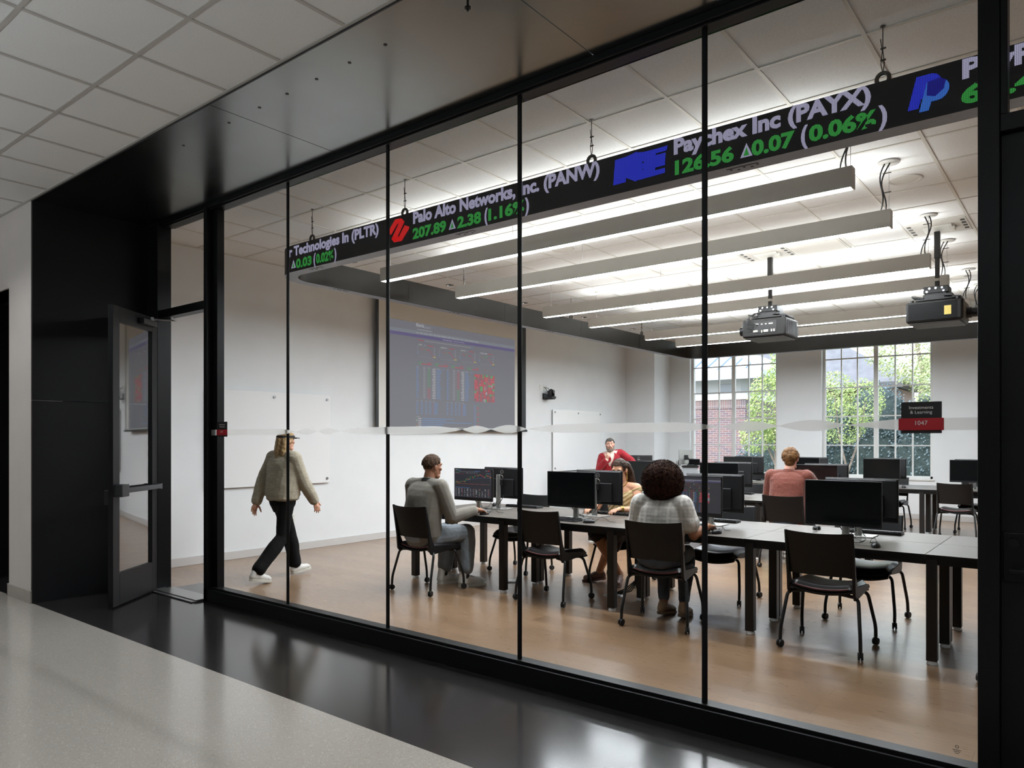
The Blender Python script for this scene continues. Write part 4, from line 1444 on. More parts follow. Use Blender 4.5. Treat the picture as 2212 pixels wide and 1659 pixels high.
# ---------------------------------------------------------------- monitors
LOGO = mat('grey ring mark', srgb(150, 148, 145), 0.4, 0.3)
def make_monitor():
    M_ = thing('monitor', '', 'monitor', (0, 0, 0), 0, 'black desktop monitors')
    MB().box(-.272, .272, -.062, -.046, .112, .455).box(-.265, .265, -.046, -.038, .118, .45).build('panel', MON, M_, bevel=.003)
    MB().box(-.264, .264, -.0632, -.0618, .142, .448).build('screen', SCREEN, M_)
    bk = MB().box(-.262, .262, -.040, -.026, .15, .445).box(-.17, .17, -.030, -.004, .145, .33).build('back_cover', MONB, M_, bevel=.006)
    b = MB().torus((0, -.0245, .405), .021, .0017, 'y', 28, 6)
    put_text(b, 'DELL', .0165, (.0168, -.0243, .399), (-1, 0, 0), (0, 0, 1), .0335)
    b.build('ring_mark', LOGO, bk)
    col = MB().loft([[(dx * w, .035 + dy * .017, z) for dx, dy in ((-1, -.6), (-.6, -1), (.6, -1), (1, -.6), (1, .6), (.6, 1), (-.6, 1), (-1, .6))] for z, w in ((.009, .027), (.2, .024), (.378, .023))])
    col = col.build('stand_column', SILV, M_, bevel=.002)
    MB().torus((-.032, .03, .345), .026, .005, 'y', 20, 6).build('cable_loop', mat('dark loop ring', srgb(84, 78, 70), .4, .4), col)
    MB().box(-.03, .03, -.01, .04, .26, .33).build('pivot', MONB, M_, bevel=.004)
    MB().box(-.125, .125, -.075, .115, 0, .009).build('stand_base', SILV, M_, bevel=.003)
    MB().tube([(.04, -.015, .17), (.05, .02, .12), (.02, .045, .1), (.015, .06, .04), (.06, .10, .008), (.12, .13, .006)], .004, 6).build('cable', CABLE, M_)
    MB().tube([(-.05, -.015, .17), (-.04, .03, .10), (-.02, .055, .05), (-.07, .1, .007)], .004, 6).build('cable', CABLE, M_)
    return M_
proto_mon = make_monitor()
firstm = [True]
HT = 0.737
def monitor(x, y, a, label):
    m_ = proto_mon if firstm[0] else copy_tree(proto_mon)
    firstm[0] = False
    m_.location = (x, y, HT)
    m_.rotation_euler = (0, 0, a)
    m_['label'] = label
    return m_
rn = random.Random(3)
NY, OY = 5.915, 6.275
m1 = monitor(XC[0] + .00, NY, .0, 'monitor with a dark stock chart in front of the man in the grey sweatshirt')
monitor(XC[0] + .035, OY, PI, 'monitor showing its back and ring mark, just right of the stock chart monitor')
m2 = monitor(XC[1] + .02, NY, .01, 'blank black monitor in front of the empty chair between the two front sitters')
monitor(XC[1] + .05, OY, PI - .02, 'monitor back with a ring mark, in front of the woman in yellow')
m3 = monitor(XC[2] + .035, NY, .0, 'monitor with a dark stock page in front of the curly haired woman')
monitor(XC[2] + .04, OY, PI, 'monitor back just right of the dark stock page monitor')
monitor(XC[3] + .015, NY, .0, 'largest blank monitor, in front of the empty chair at the right')
monitor(XC[3] + .035, OY, PI, 'monitor back just behind the largest blank monitor')
n2 = ['middle row behind the woman in gold', 'middle row above the stock page monitor', 'middle row by the orange plaid shirt']
for i in range(3):
    monitor(XC[i] + .02, 9.08 + .385, rn.uniform(-.03, .03), 'black monitor, front one of its pair, ' + n2[i])
    monitor(XC[i] + .03, 9.08 + .745, PI + rn.uniform(-.03, .03), 'black monitor, rear one of its pair, ' + n2[i])
n3 = ['window row below the brick view', 'window row before the window pier', 'window row below the hedge view', 'window row by the blank wall']
for i in range(4):
    monitor(XC[i] + (.09 if i == 0 else .02), 12.71 + .385, rn.uniform(-.02, .02), 'black monitor, front one of its pair, ' + n3[i])
    monitor(XC[i] + (.13 if i == 0 else .03), 12.71 + .745, PI + rn.uniform(-.02, .02), 'black monitor, rear one of its pair, ' + n3[i])

m_ = monitor(-7.10, 12.95, PI + .5, 'black monitor standing on the teaching desk right of the red jacket')
# lit pages on two monitors
mon_pal = page_set('monitor', (40, 40, 46), 0.42, 1.0)
s3 = [c for c in m3.children if c.name.startswith('screen')][0]
def mm(y, z, d):
    u = (y - 7.50) / 3.07
    w = (z - 1.70) / 1.645
    return (-.262 + .524 * u, -.0634 - d * .25, .144 + .302 * w)
web_page(s3, mm, 1, mon_pal, True, True)
ch = page_set('chart', (32, 33, 42), 0.25, 1.0)
s1_ = [c for c in m1.children if c.name.startswith('screen')][0]
P = {k: MB() for k in ('bg', 'red', 'green', 'grey', 'blue', 'yellow', 'white')}
def cr(k, u0, u1, w0, w1, d=.0003):
    P[k].add([(-.262 + .524 * u, -.0634 - d, .144 + .302 * w) for u, w in ((u0, w0), (u1, w0), (u1, w1), (u0, w1))], [(0, 1, 2, 3)])
cr('bg', 0, 1, 0, 1, 0)
rr = random.Random(11)
cr('white', .02, .08, .975, .985)
cr('blue', .09, .16, .95, .965)
cr('blue', .55, .70, .935, .945)
cr('grey', .84, .90, .955, .97)
cr('red', .91, .95, .95, .975)
x = .02
while x < .65:
    w = rr.uniform(.012, .03)
    cr('grey' if x > .12 else 'green', x, x + w, .905, .913)
    x += w + .008
for u, w in ((.02, .05), (.08, .04), (.32, .06), (.42, .03), (.47, .03), (.53, .03), (.60, .02), (.86, .04), (.97, .015)):
    cr('grey', u, u + w, .862, .872)
cr('blue', .915, .935, .855, .88)
for k in range(6):
    cr('red', .02 + .045 * k, .035 + .045 * k, .826, .834)
pts = [(.02, .52), (.05, .57), (.08, .52), (.10, .545), (.13, .52), (.16, .53), (.18, .565), (.22, .565), (.25, .575), (.28, .54), (.31, .63), (.34, .66), (.37, .64), (.39, .665), (.41, .64), (.44, .73), (.49, .74), (.51, .70), (.54, .74), (.57, .79), (.62, .79), (.64, .77), (.68, .83), (.71, .81), (.75, .79), (.79, .76), (.82, .72), (.86, .80), (.88, .81), (.90, .76), (.92, .79), (.96, .74), (.985, .735)]
for k in range(len(pts) - 1):
    (a0, b0), (a1, b1) = pts[k], pts[k + 1]
    n_ = 3
    for q in range(n_):
        u = a0 + (a1 - a0) * (q + .5) / n_
        w = b0 + (b1 - b0) * (q + .5) / n_ + rr.uniform(-.008, .008)
        h = abs(b1 - b0) / n_ * .6 + .006
        cr('green' if b1 > b0 else 'red', u - .0035, u + .0035, w - h, w + h)
for k in range(70):
    u = .03 + .93 * k / 70
    cr(rr.choice(['red', 'green', 'red']), u, u + .007, .475, .475 + rr.uniform(.006, .022))
for k in range(40):
    u = .32 + .66 * k / 40
    cr('blue', u, u + .017, .60 + .11 * math.sin(k / 40 * PI / 1.6), .603 + .11 * math.sin(k / 40 * PI / 1.6))
cr('yellow', .965, .992, .728, .745)
for k in range(8):
    cr('grey', .965, .985, .52 + .04 * k, .524 + .04 * k)
cr('blue', .02, .42, .345, .353)
for c_ in range(12):
    for r_ in range(11):
        u = .02 + .080 * c_
        w = .31 - .0265 * r_
        if rr.random() < .85:
            cr(('grey', 'white', 'grey')[c_ % 3] if c_ % 3 else 'grey', u, u + rr.uniform(.02, .045), w, w + .007)
        if c_ in (2, 6, 8, 11) and rr.random() < .7:
            cr(rr.choice(['red', 'green']), u + .02, u + .045, w, w + .008, .0005)
one = MB()
ms = []
for k, m_ in P.items():
    one.cur = len(ms)
    one.add(m_.v, m_.f)
    ms.append(ch[k])
one.build('chart_print', ms, s1_, sharp=0)

# ---------------------------------------------------------------- keyboards, mice
def make_keyboard():
    K = thing('keyboard', '', 'keyboard', (0, 0, 0), 0, 'black keyboards')
    MB().prism([(-.065, 0), (.065, 0), (.065, .022), (-.065, .011)], 'x', -.22, .22).build('case', KEY, K, bevel=.003)
    k_ = MB()
    for r_ in range(6):
        y = -.052 + .0205 * r_
        z = .0125 + .0016 * r_
        n_ = 21
        for c_ in range(n_):
            x = -.208 + .0205 * c_
            if c_ in (15, 18) or (r_ == 0 and 3 < c_ < 10 and c_ != 4):
                continue
            w = .0085 if not (r_ == 0 and c_ == 4) else .06
            k_.box(x - .0085, x - .0085 + w * 2, y - .008, y + .008, z, z + .008)
    k_.build('keys', mat('key caps', srgb(34, 34, 35), 0.5), K)
    return K
pk = make_keyboard()
fk = [True]
def keyboard(x, y, a, label):
    k_ = pk if fk[0] else copy_tree(pk)
    fk[0] = False
    k_.location = (x, y, HT)
    k_.rotation_euler = (0, 0, a)
    k_['label'] = label
keyboard(-5.22, 5.66, .0, 'black keyboard beside the right hand of the man in the grey sweatshirt')
keyboard(-3.98, 5.72, .0, 'black keyboard below the blank monitor of the empty front chair')
keyboard(-2.72, 5.72, .0, 'black keyboard below the stock page monitor of the curly haired woman')
keyboard(-5.05, 6.56, PI, 'black keyboard behind the leftmost monitor stand with the silver column')
keyboard(-3.80, 6.50, PI, 'black keyboard under the hands of the woman in yellow')
keyboard(-2.78, 6.55, PI, 'black keyboard behind the hand on the mouse, far side of the front row')
keyboard(-1.42, 6.52, PI, 'black keyboard sticking out right of the largest blank monitor')
keyboard(-3.95, 10.08, PI, 'black keyboard behind the middle row monitors, left of the orange shirt')
keyboard(-5.10, 13.66, PI, 'black keyboard right of the leftmost window row monitors')
MOUSE = mat('black mouse', srgb(28, 28, 29), 0.38)
def make_mouse():
    M_ = thing('mouse', '', 'mouse', (0, 0, 0), 0, 'black mice')
    b = MB()
    n_ = 18
    rings = []
    for z, s_ in ((0.0, .92), (.004, 1.0), (.016, 1.0), (.027, .86), (.034, .58), (.037, .2)):
        rings.append([(.031 * s_ * math.cos(2 * PI * k / n_), .055 * s_ * math.sin(2 * PI * k / n_) - .006 * (1 - s_), z) for k in range(n_)])
    b.loft(rings).build('shell', MOUSE, M_)
    MB().cyl((-.004, .034, .031), (.004, .034, .031), .008, n=12).build('wheel', RUB, M_)
    MB().tube([(0, .053, .01), (.0, .075, .03), (-.02, .11, .052), (-.05, .16, .035), (-.06, .20, .006), (-.04, .25, .004)], .0022, 6).build('cord', CABLE, M_)
    return M_
pm = make_mouse()
fm = [True]
def mouse(x, y, a, label):
    k_ = pm if fm[0] else copy_tree(pm)
    fm[0] = False
    k_.location = (x, y, HT)
    k_.rotation_euler = (0, 0, a)
    k_['label'] = label
mouse(-4.865, 5.655, -.35, 'black mouse under the hand of the man in the grey sweatshirt')
mouse(-3.625, 5.68, -.9, 'black mouse on the table right of the keyboard at the empty seat')
mouse(-2.40, 5.68, -.2, 'black mouse under the hand of the curly haired woman')
mouse(-1.215, 5.665, .1, 'black mouse alone on the table in front of the largest blank monitor')
mouse(-5.42, 6.50, PI, 'black mouse half hidden behind the stock chart monitor')
mouse(-4.14, 6.47, PI, 'black mouse under the left seen hand of the woman in yellow')
mouse(-1.85, 6.48, PI, 'black mouse on the far side, just below the left corner of the largest monitor')
mouse(-3.50, 9.98, PI, 'black mouse on the middle row table left of the orange plaid shirt')
mouse(-2.37, 12.95, .3, 'black mouse on the window row table right of the monitors under the right window')

# ---------------------------------------------------------------- instructor's lectern and its displays
L = thing('lectern', 'grey fronted lectern near the left window corner', 'lectern', (-6.535, 14.10, 0), .45)
MB().box(-.15, .15, -.24, .24, .04, .94).build('cabinet', noisy('grey lectern panel', srgb(150, 153, 156), srgb(144, 147, 150), 5, .4), L, bevel=.004)
MB().box(-.17, .17, -.26, .26, .94, .965).build('top', EDGE, L, bevel=.003)
MB().box(-.14, .14, -.23, .23, 0, .04).build('plinth', EDGE, L)
MB().box(-.14, .14, -.25, -.241, .10, .88).build('door', mat('lectern door', srgb(156, 159, 162), .35), L, bevel=.002)
D = thing('desktop_display', 'silver backed display turned away on the lectern by the left window', 'monitor', (-6.615, 14.06, .965), 1.30)
MB().box(-.20, .20, -.012, .012, .03, .335).build('panel', SILV, D, bevel=.006)
MB().box(-.195, .195, .012, .014, .045, .325).build('screen', SCREEN, D)
MB().box(-.05, .05, -.03, -.012, .12, .22).tube([(0, -.02, .17), (.0, -.07, .16), (.03, -.09, .09), (.01, -.06, .012)], .013, 8).box(-.06, .06, -.10, .0, 0, .012).build('arm_stand', BLK, D, bevel=.002)
D = thing('touch_panel', 'small black tilted control screen beside the silver backed display on the lectern', 'screen', (-6.43, 14.08, .965), .35)
MB().obox((0, 0, .08), (.22, .025, .14), Matrix.Rotation(.5, 3, 'X')).build('panel', MON, D, bevel=.004)
MB().tube([(0, .02, .08), (0, .05, .05), (0, .04, .01)], .012, 8).box(-.06, .06, -.03, .07, 0, .014).box(-.14, .0, -.08, -.02, 0.0, .03).build('stand', BLK, D, bevel=.003)
for k in range(5):
    o = MB().cyl((0, 0, 0), (0, 0, .08 + .02 * (k % 3)), .006, n=8).build('pen', BLK, None, (-6.66 - .02 * k, 13.90 + .02 * (k % 2), .965))
    tag(o, 'one of the thin dark pens standing beside the silver backed display', 'pen', 'pens by the silver backed display')
T = thing('teaching_desk', 'dark desk beside the man in the red jacket, mostly hidden behind the tables', 'desk', (-7.30, 12.72, 0), .5)
MB().box(-.6, .6, -.35, .35, .70, .737).build('desktop', EDGE, T, bevel=.003)
for sx in (-.57, .57):
    MB().box(sx - .02, sx + .02, -.33, .33, 0, .70).build('side_panel', EDGE, T)
MB().box(-.55, .55, -.30, -.28, .1, .70).build('front_panel', EDGE, T)
# ---------------------------------------------------------------- people
def up_axes(t, l):
    t = t.normalized()
    l = (l - t * l.dot(t)).normalized()
    return t, l, t.cross(l)
def ringpts(c, l, f, rx, ry, n=22, p=2.3):
    out = []
    for k in range(n):
        a = 2 * PI * k / n
        ca, sa = math.cos(a), math.sin(a)
        q = (abs(ca) ** p + abs(sa) ** p) ** (-1 / p)
        out.append(c + l * (rx * ca * q) + f * (ry * sa * q))
    return out
def spine_loft(mb, pts, lats, rads):
    rings = []
    for i, p in enumerate(pts):
        t = pts[min(i + 1, len(pts) - 1)] - pts[max(i - 1, 0)]
        t, l, f = up_axes(t, lats[i])
        rings.append(ringpts(p, l, f, rads[i][0], rads[i][1]))
    mb.loft(rings)

class Fig:
    """a posed figure in its own space: faces +Y, +X is its right side"""
    def __init__(me, **J):
        for k, v in J.items():
            setattr(me, k, V(v) if isinstance(v, tuple) else v)
        me.lat = (me.shR - me.shL).normalized()
        me.latp = (me.hiR - me.hiL).normalized()
    def torso(s, mb, g=0.0, low=0.11, wid=1.0, high=True, waist=1.0):
        k = s.s
        t0 = (s.pel - s.wai).normalized()
        U = lambda f: s.che.lerp(s.nb, f)
        pts = [s.pel + t0 * low, s.pel - t0 * (.03 if low < 0 else 0) - t0 * (.03 if low < 0 else 0), s.wai, s.che, U(.35), U(.65), U(.86)]
        lm = s.latp.lerp(s.lat, .5)
        lats = [s.latp, s.latp, lm] + [s.lat] * 4
        r = [(.13 * k * wid + g, .10 * k + g), (.165 * k * wid + g, .12 * k + g), (.142 * k * waist + g, .112 * k * (1 + (waist - 1) * .4) + g), (.165 * k * wid + g, .118 * k + g),
             (.172 * k * wid + g, .110 * k + g * .9), (.165 * k * wid + g, .088 * k + g * .8), (.115 * k + g, .064 * k + g * .7)]
        if high:
            pts += [s.nb, s.nb + (s.nb - s.che).normalized() * .02]
            lats += [s.lat, s.lat]
            r += [(.062 * k + g, .056 * k + g), (.05 * k + g * .8, .05 * k + g * .8)]
        spine_loft(mb, pts, lats, r)
        for sh in (s.shL, s.shR):
            mb.cap(s.nb.lerp(s.che, .20), sh, .054 * k + g * .5, .056 * k + g * .8, 12)
            mb.cap(s.che.lerp(s.nb, .45), sh, .075 * k + g * .5, .056 * k + g * .8, 12)
    def arm(s, mb, side, g=0.0, a=0.0, b=2.0, fat=1.0, n=12):
        """a..b: 0 shoulder, 1 elbow, 2 wrist"""
        k = s.s
        sh, el, wr = (s.shL, s.elL, s.wrL) if side < 0 else (s.shR, s.elR, s.wrR)
        def at(t):
            return sh.lerp(el, t) if t <= 1 else el.lerp(wr, t - 1)
        def rad(t):
            return (.056 - .014 * t if t <= .6 else (.0476 - .006 * (t - .6) / .4 if t <= 1 else (.0416 + .004 * math.sin((t - 1) * PI) - .0135 * (t - 1)))) * k * fat + g
        ts = [a + (b - a) * i / 8 for i in range(9)]
        if a < 1 < b:
            ts = sorted(ts + [1.0])
        mb.chain([at(t) for t in ts], [rad(t) for t in ts], n)
    def leg(s, mb, side, g=0.0, b=2.0, flare=0.0, fat=1.0, n=14):
        k = s.s
        hi, kn, an = (s.hiL, s.knL, s.anL) if side < 0 else (s.hiR, s.knR, s.anR)
        def at(t):
            return hi.lerp(kn, t) if t <= 1 else kn.lerp(an, t - 1)
        def rad(t):
            r = (.088 - .028 * t) if t <= 1 else (.060 - .006 * (t - 1) + .006 * math.sin(min(1, (t - 1) * 1.6) * PI) - .016 * max(0, t - 1.3) / .7)
            return r * k * fat + g + flare * max(0, t - 1.05)
        ts = [b * i / 14 for i in range(15)]
        if b > 1:
            ts = sorted(ts + [1.0])
        mb.chain([at(t) for t in ts], [rad(t) for t in ts], n)
    def foot(s, mb, side, g=0.0):
        an, d = (s.anL, s.ftL) if side < 0 else (s.anR, s.ftR)
        k = s.s
        u = V((0, 0, 1))
        heel = an - u * .050 * k - d * .03
        ball = an - u * .054 * k + d * .10 * k
        toe = ball + d * .045 * k
        mb.chain([an, heel], [.034 * k, .026 * k], 10)
        mb.chain([an - u * .01, ball], [.032 * k, .024 * k], 10)
        mb.chain([heel, ball, toe], [.026 * k, .026 * k, .018 * k], 10)
    def head(s, mb, g=0.0):
        R, c, k = s.HR, s.hc, s.s
        def L(p):
            return c + R @ (V(p) * k)
        mb.ell(L((0, -.012, .022)), (.076 * k + g, .094 * k + g, .092 * k + g), R)
        mb.ell(L((0, .022, -.035)), (.060 * k, .068 * k, .078 * k), R)
        mb.cap(L((-.03, .052, -.088)), L((.03, .052, -.088)), .026 * k)
        mb.ell(L((0, .072, -.092)), (.020 * k, .018 * k, .018 * k), R)
        mb.cap(L((0, .084, .022)), L((0, .100, -.018)), .0085 * k, .0125 * k, 8)
        mb.cap(L((-.012, .092, -.022)), L((.012, .092, -.022)), .009 * k, .009 * k, 8)
        mb.cap(L((-.045, .070, .034)), L((.045, .070, .034)), .012 * k)
        mb.ell(L((-.045, .058, -.012)), (.022 * k, .022 * k, .02 * k), R)
        mb.ell(L((.045, .058, -.012)), (.022 * k, .022 * k, .02 * k), R)
        mb.cap(L((-.016, .082, -.052)), L((.016, .082, -.052)), .010 * k, .010 * k, 8)
        mb.cap(L((-.013, .081, -.064)), L((.013, .081, -.064)), .010 * k, .010 * k, 8)
        for x in (-1, 1):
            mb.ell(L((x * .078, -.008, -.004)), (.011 * k, .022 * k, .032 * k), R @ Matrix.Rotation(.18 * x, 3, 'Z'))
        mb.cap(L((0, -.022, -.06)), s.nb + (s.che - s.nb).normalized() * .02, .053 * k, .058 * k, 14)
    def hand(s, mb, side, f, n_, curl=.5, spread=1.0):
        """f fingers' way, n_ back of the hand's normal"""
        k = s.s
        wr = s.wrL if side < 0 else s.wrR
        f = V(f).normalized()
        n_ = V(n_)
        n_ = (n_ - f * n_.dot(f)).normalized()
        l = n_.cross(f) * (1 if side > 0 else -1)        # toward the thumb
        kn = [wr + f * (.086 - .004 * abs(i - 1) - .006 * (i == 3)) * k + l * (.030 - .0195 * i) * spread * k + n_ * .004 * k for i in range(4)]
        for q in kn:
            mb.cap(wr + (q - wr) * .1, q, .0185 * k, .0125 * k, 8)
        mb.cap(wr + f * .02 * k, wr + f * .065 * k, .024 * k, .026 * k, 10)
        for i, (q, ln) in enumerate(zip(kn, (.072, .080, .074, .058))):
            d = (f + l * (.10 - .07 * i)).normalized()
            p = q
            a = curl * (.75 + .12 * i)
            for j, (fr, r0, r1) in enumerate(((.45, .0095, .0088), (.31, .0088, .0080), (.24, .0080, .0068))):
                d = (Matrix.Rotation(a * (1, 1.05, .7)[j] * (1 if side > 0 else -1), 3, l * (1 if side < 0 else -1)) @ d).normalized() if False else (d * math.cos(a * (.6, 1.0, .7)[j]) - n_ * math.sin(a * (.6, 1.0, .7)[j])).normalized()
                p2 = p + d * ln * fr * k
                mb.cap(p, p2, r0 * k, r1 * k, 8)
                p = p2
        b0 = wr + f * .022 * k + l * .022 * k
        d = (f * .62 + l * .70 - n_ * .30).normalized()
        b1 = b0 + d * .042 * k
        d2 = (d + f * .55 - n_ * .12).normalized()
        mb.chain([b0, b1, b1 + d2 * .034 * k, b1 + d2 * .058 * k], [.0155 * k, .0125 * k, .0110 * k, .0085 * k], 8)
    def body(s, name, skin, label, loc, rotz, hands, voxel=.006):
        mb = MB()
        s.torso(mb, 0.0)
        for sd in (-1, 1):
            s.arm(mb, sd)
            s.leg(mb, sd)
            s.foot(mb, sd)
            s.hand(mb, sd, *hands[sd])
        s.head(mb)
        o = skin_obj(name, mb, skin, None, voxel, 3)
        o.location = loc
        o.rotation_euler = (0, 0, rotz)
        tag(o, label, 'person')
        return o
    def eyes(s, parent, iris=srgb(70, 52, 38), shut=0.0):
        R, c, k = s.HR, s.hc, s.s
        wh = mat('eye white', srgb(225, 220, 214), .25)
        ir = mat('eye iris', iris, .2)
        lid = parent.data.materials[0]
        for x in (-1, 1):
            p = c + R @ (V((x * .032, .0655, .011)) * k)
            e = MB().ell(p, (.0115 * k,) * 3, R, 12, 8).build('eye', wh, parent)
            MB().ell(p + R @ V((0, .0072 * k, -.0008 * k)), (.0056 * k, .0050 * k, .0056 * k), R, 10, 6).build('iris', ir, e)
            MB().ell(p + R @ V((0, .0006 * k, .0048 * k + shut * -.004)), (.0138 * k, .0128 * k, (.0080 + .006 * shut) * k), R, 12, 8).build('eyelid', lid, e)
    def brows(s, parent, m):
        R, c, k = s.HR, s.hc, s.s
        for x in (-1, 1):
            MB().tube([c + R @ (V((x * .015, .083, .034)) * k), c + R @ (V((x * .033, .082, .040)) * k), c + R @ (V((x * .05, .070, .034)) * k)], .0042 * k, 6).build('eyebrow', m, parent)
    def lips(s, parent, m):
        R, c, k = s.HR, s.hc, s.s
        b = MB().tube([c + R @ (V((x, y, z)) * k) for x, y, z in ((-.023, .080, -.058), (-.010, .0905, -.0545), (0, .0915, -.0555), (.010, .0905, -.0545), (.023, .080, -.058))], .0045 * k, 6)
        b.tube([c + R @ (V((x, y, z)) * k) for x, y, z in ((-.021, .080, -.060), (0, .0915, -.0645), (.021, .080, -.060))], .0052 * k, 6)
        b.build('lips', m, parent)

def cloth(name, c1, c2, sc=8, bump=.25, bs=60, rough=.85, stretch=(1, 1, 1)):
    return noisy(name, c1, c2, sc, rough, bump, stretch, bs, sheen=.15)
def skinmat(name, c):
    m = mat(name, c, .48, 0, .4)
    b = m.node_tree.nodes['Principled BSDF']
    b.inputs['Subsurface Weight'].default_value = .08
    b.inputs['Subsurface Radius'].default_value = (.012, .005, .003)
    return m

def shoe(fig, parent, side, upper, sole, high=False, name='shoe', laces=True, k=1.0):
    an, d = (fig.anL, fig.ftL) if side < 0 else (fig.anR, fig.ftR)
    d = d.normalized()
    s = fig.s * k
    dh = V((d.x, d.y, 0)).normalized()
    pitch = math.asin(max(-1, min(1, d.z)))
    l = V((dh.y, -dh.x, 0))
    upv = l.cross(d).normalized()
    base = an - upv * .098 * s
    def T(y, x, z):
        return base + d * (y * s) + l * (x * s) + upv * (z * s)
    out = [(-.075, 0, .030), (-.05, .033, .034), (.02, .036, .036), (.09, .046, .040), (.15, .046, .040), (.195, .030, .03), (.208, 0, .02)]
    outline = [(y, w) for y, w, _ in out] + [(y, -w) for y, w, _ in out[-2:0:-1]]
    sl = MB().loft([[T(y * q, x * q, z) for y, x in outline] for z, q in ((.0, .98), (.012, 1.02), (.028, 1.01))])
    up = MB()
    for y0, y1, r0, r1, z0, z1 in ((-.04, .03, .036, .037, .052, .056), (.03, .10, .037, .040, .056, .052), (.10, .155, .040, .034, .050, .046)):
        up.cap(T(y0, 0, z0), T(y1, 0, z1), r0 * s, r1 * s, 12)
    up.cap(T(.15, -.012, .042), T(.165, .010, .042), .030 * s, .030 * s, 12)
    up.cap(T(-.035, 0, .06), T(-.02, 0, .135 if high else .095), .038 * s, .040 * s, 12)
    up.cap(T(.0, 0, .08), T(.06, 0, .07), .036 * s, .034 * s, 12)
    o = skin_obj(name, up, upper, parent, .0065, 3)
    sl.build('sole', sole, o, sharp=50)
    if laces:
        lc = MB()
        for q in range(4):
            y = .045 + .022 * q
            z = .112 - .011 * q
            lc.cyl(T(y, -.024, z - .012), T(y + .004, .024, z - .012), .0038 * s, n=6)
        lc.build('laces', mat('lace dark', srgb(120, 116, 108), .8), o)
    return o

def hair_clumps(fig, m, name, parent, fn, n, r0, r1, seed=1, voxel=.006, smooth=1, base=None):
    """hair made of many small locks on the crown: fn(dir)->keep"""
    rnd = random.Random(seed)
    mb = MB()
    R, c, k = fig.HR, fig.hc, fig.s
    if base:
        for bc, br in base:
            mb.ell(c + R @ (V(bc) * k), tuple(x * k for x in br), R)
    cnt = 0
    while cnt < n:
        d = V((rnd.gauss(0, 1), rnd.gauss(0, 1), rnd.gauss(0, 1))).normalized()
        if not fn(d):
            continue
        cnt += 1
        p = V((d.x * .079, d.y * .097 - .012, d.z * .096 + .022)) * k
        r = rnd.uniform(r0, r1) * k
        mb.ell(c + R @ p, (r, r, r), R, 7, 5)
    return skin_obj(name, mb, m, parent, voxel, smooth)

def fuzz(center, rad, m, name, parent, n, ln, seed, keep=None):
    """frizzy outline: short thin curls standing off the volume"""
    rnd = random.Random(seed)
    mb = MB()
    while len(mb.f) < n * 2:
        d = V((rnd.gauss(0, 1), rnd.gauss(0, 1), rnd.gauss(0, 1))).normalized()
        if keep and not keep(d):
            continue
        p = V(center) + V((d.x * rad[0], d.y * rad[1], d.z * rad[2])) * rnd.uniform(.90, 1.0)
        t = d.orthogonal().normalized()
        t = (Matrix.Rotation(rnd.uniform(0, 2 * PI), 3, d) @ t)
        u = t.cross(d)
        w = rnd.uniform(.0012, .0022)
        e = (d + t * rnd.uniform(-.8, .8)).normalized()
        q = p + e * rnd.uniform(.4, 1.0) * ln
        e2 = (e + u * rnd.uniform(-1.2, 1.2) - d * .2).normalized()
        q2 = q + e2 * rnd.uniform(.3, .8) * ln
        mb.add([p - u * w, p + u * w, q + u * w, q - u * w, q2 + t * w * .5, q2 - t * w * .5], [(0, 1, 2, 3), (3, 2, 4, 5)])
    return mb.build(name, m, parent, sharp=0)

# ---- materials for people
SK1 = skinmat('skin warm brown', srgb(150, 104, 80))
SK2 = skinmat('skin light', srgb(208, 158, 132))
SK3 = skinmat('skin deep brown', srgb(146, 98, 70))
SK4 = skinmat('skin rosy', srgb(214, 165, 145))
SK5 = skinmat('skin tan', srgb(205, 152, 120))
GREYSW = cloth('grey brown sweatshirt cloth', srgb(110, 104, 94), srgb(103, 98, 89), 3, .15, 90)
JEANL = cloth('light grey denim', srgb(128, 134, 140), srgb(112, 119, 126), 4, .3, 160)
JEAND = cloth('dark blue denim', srgb(48, 56, 68), srgb(58, 66, 78), 6, .3, 160)
BLKT = noisy('black trouser cloth', srgb(14, 13, 13), srgb(18, 17, 17), 5, .9, .2, bscale=60, spec=.2)
SOCK = mat('black sock', srgb(26, 25, 26), .9)
SHW = cloth('white leather', srgb(214, 212, 206), srgb(206, 204, 198), 20, .05, rough=.5)
SOLE = mat('white rubber sole', srgb(206, 202, 192), .6)
KNIT = cloth('beige knit', srgb(172, 162, 142), srgb(156, 147, 128), 30, .5, 90, stretch=(.4, .4, 3))
YELT = cloth('pale gold drape', srgb(222, 198, 146), srgb(208, 184, 134), 4, .5, 16, .6, stretch=(1, 1, 3))
SKIRT = cloth('dark maroon skirt', srgb(42, 28, 30), srgb(34, 24, 26), 5, .2)
REDJ = cloth('crimson jacket cloth', srgb(160, 22, 36), srgb(144, 18, 32), 6, .2, 40)
SHIRTW = cloth('cream shirt cloth', srgb(226, 216, 202), srgb(214, 204, 190), 8, .2, 40)
TANS = mat('tan shoe leather', srgb(140, 112, 84), .5)
MAUV = mat('mauve shoe leather', srgb(134, 108, 102), .45)
GOLD = mat('gold jewellery', srgb(196, 160, 90), .3, .9)
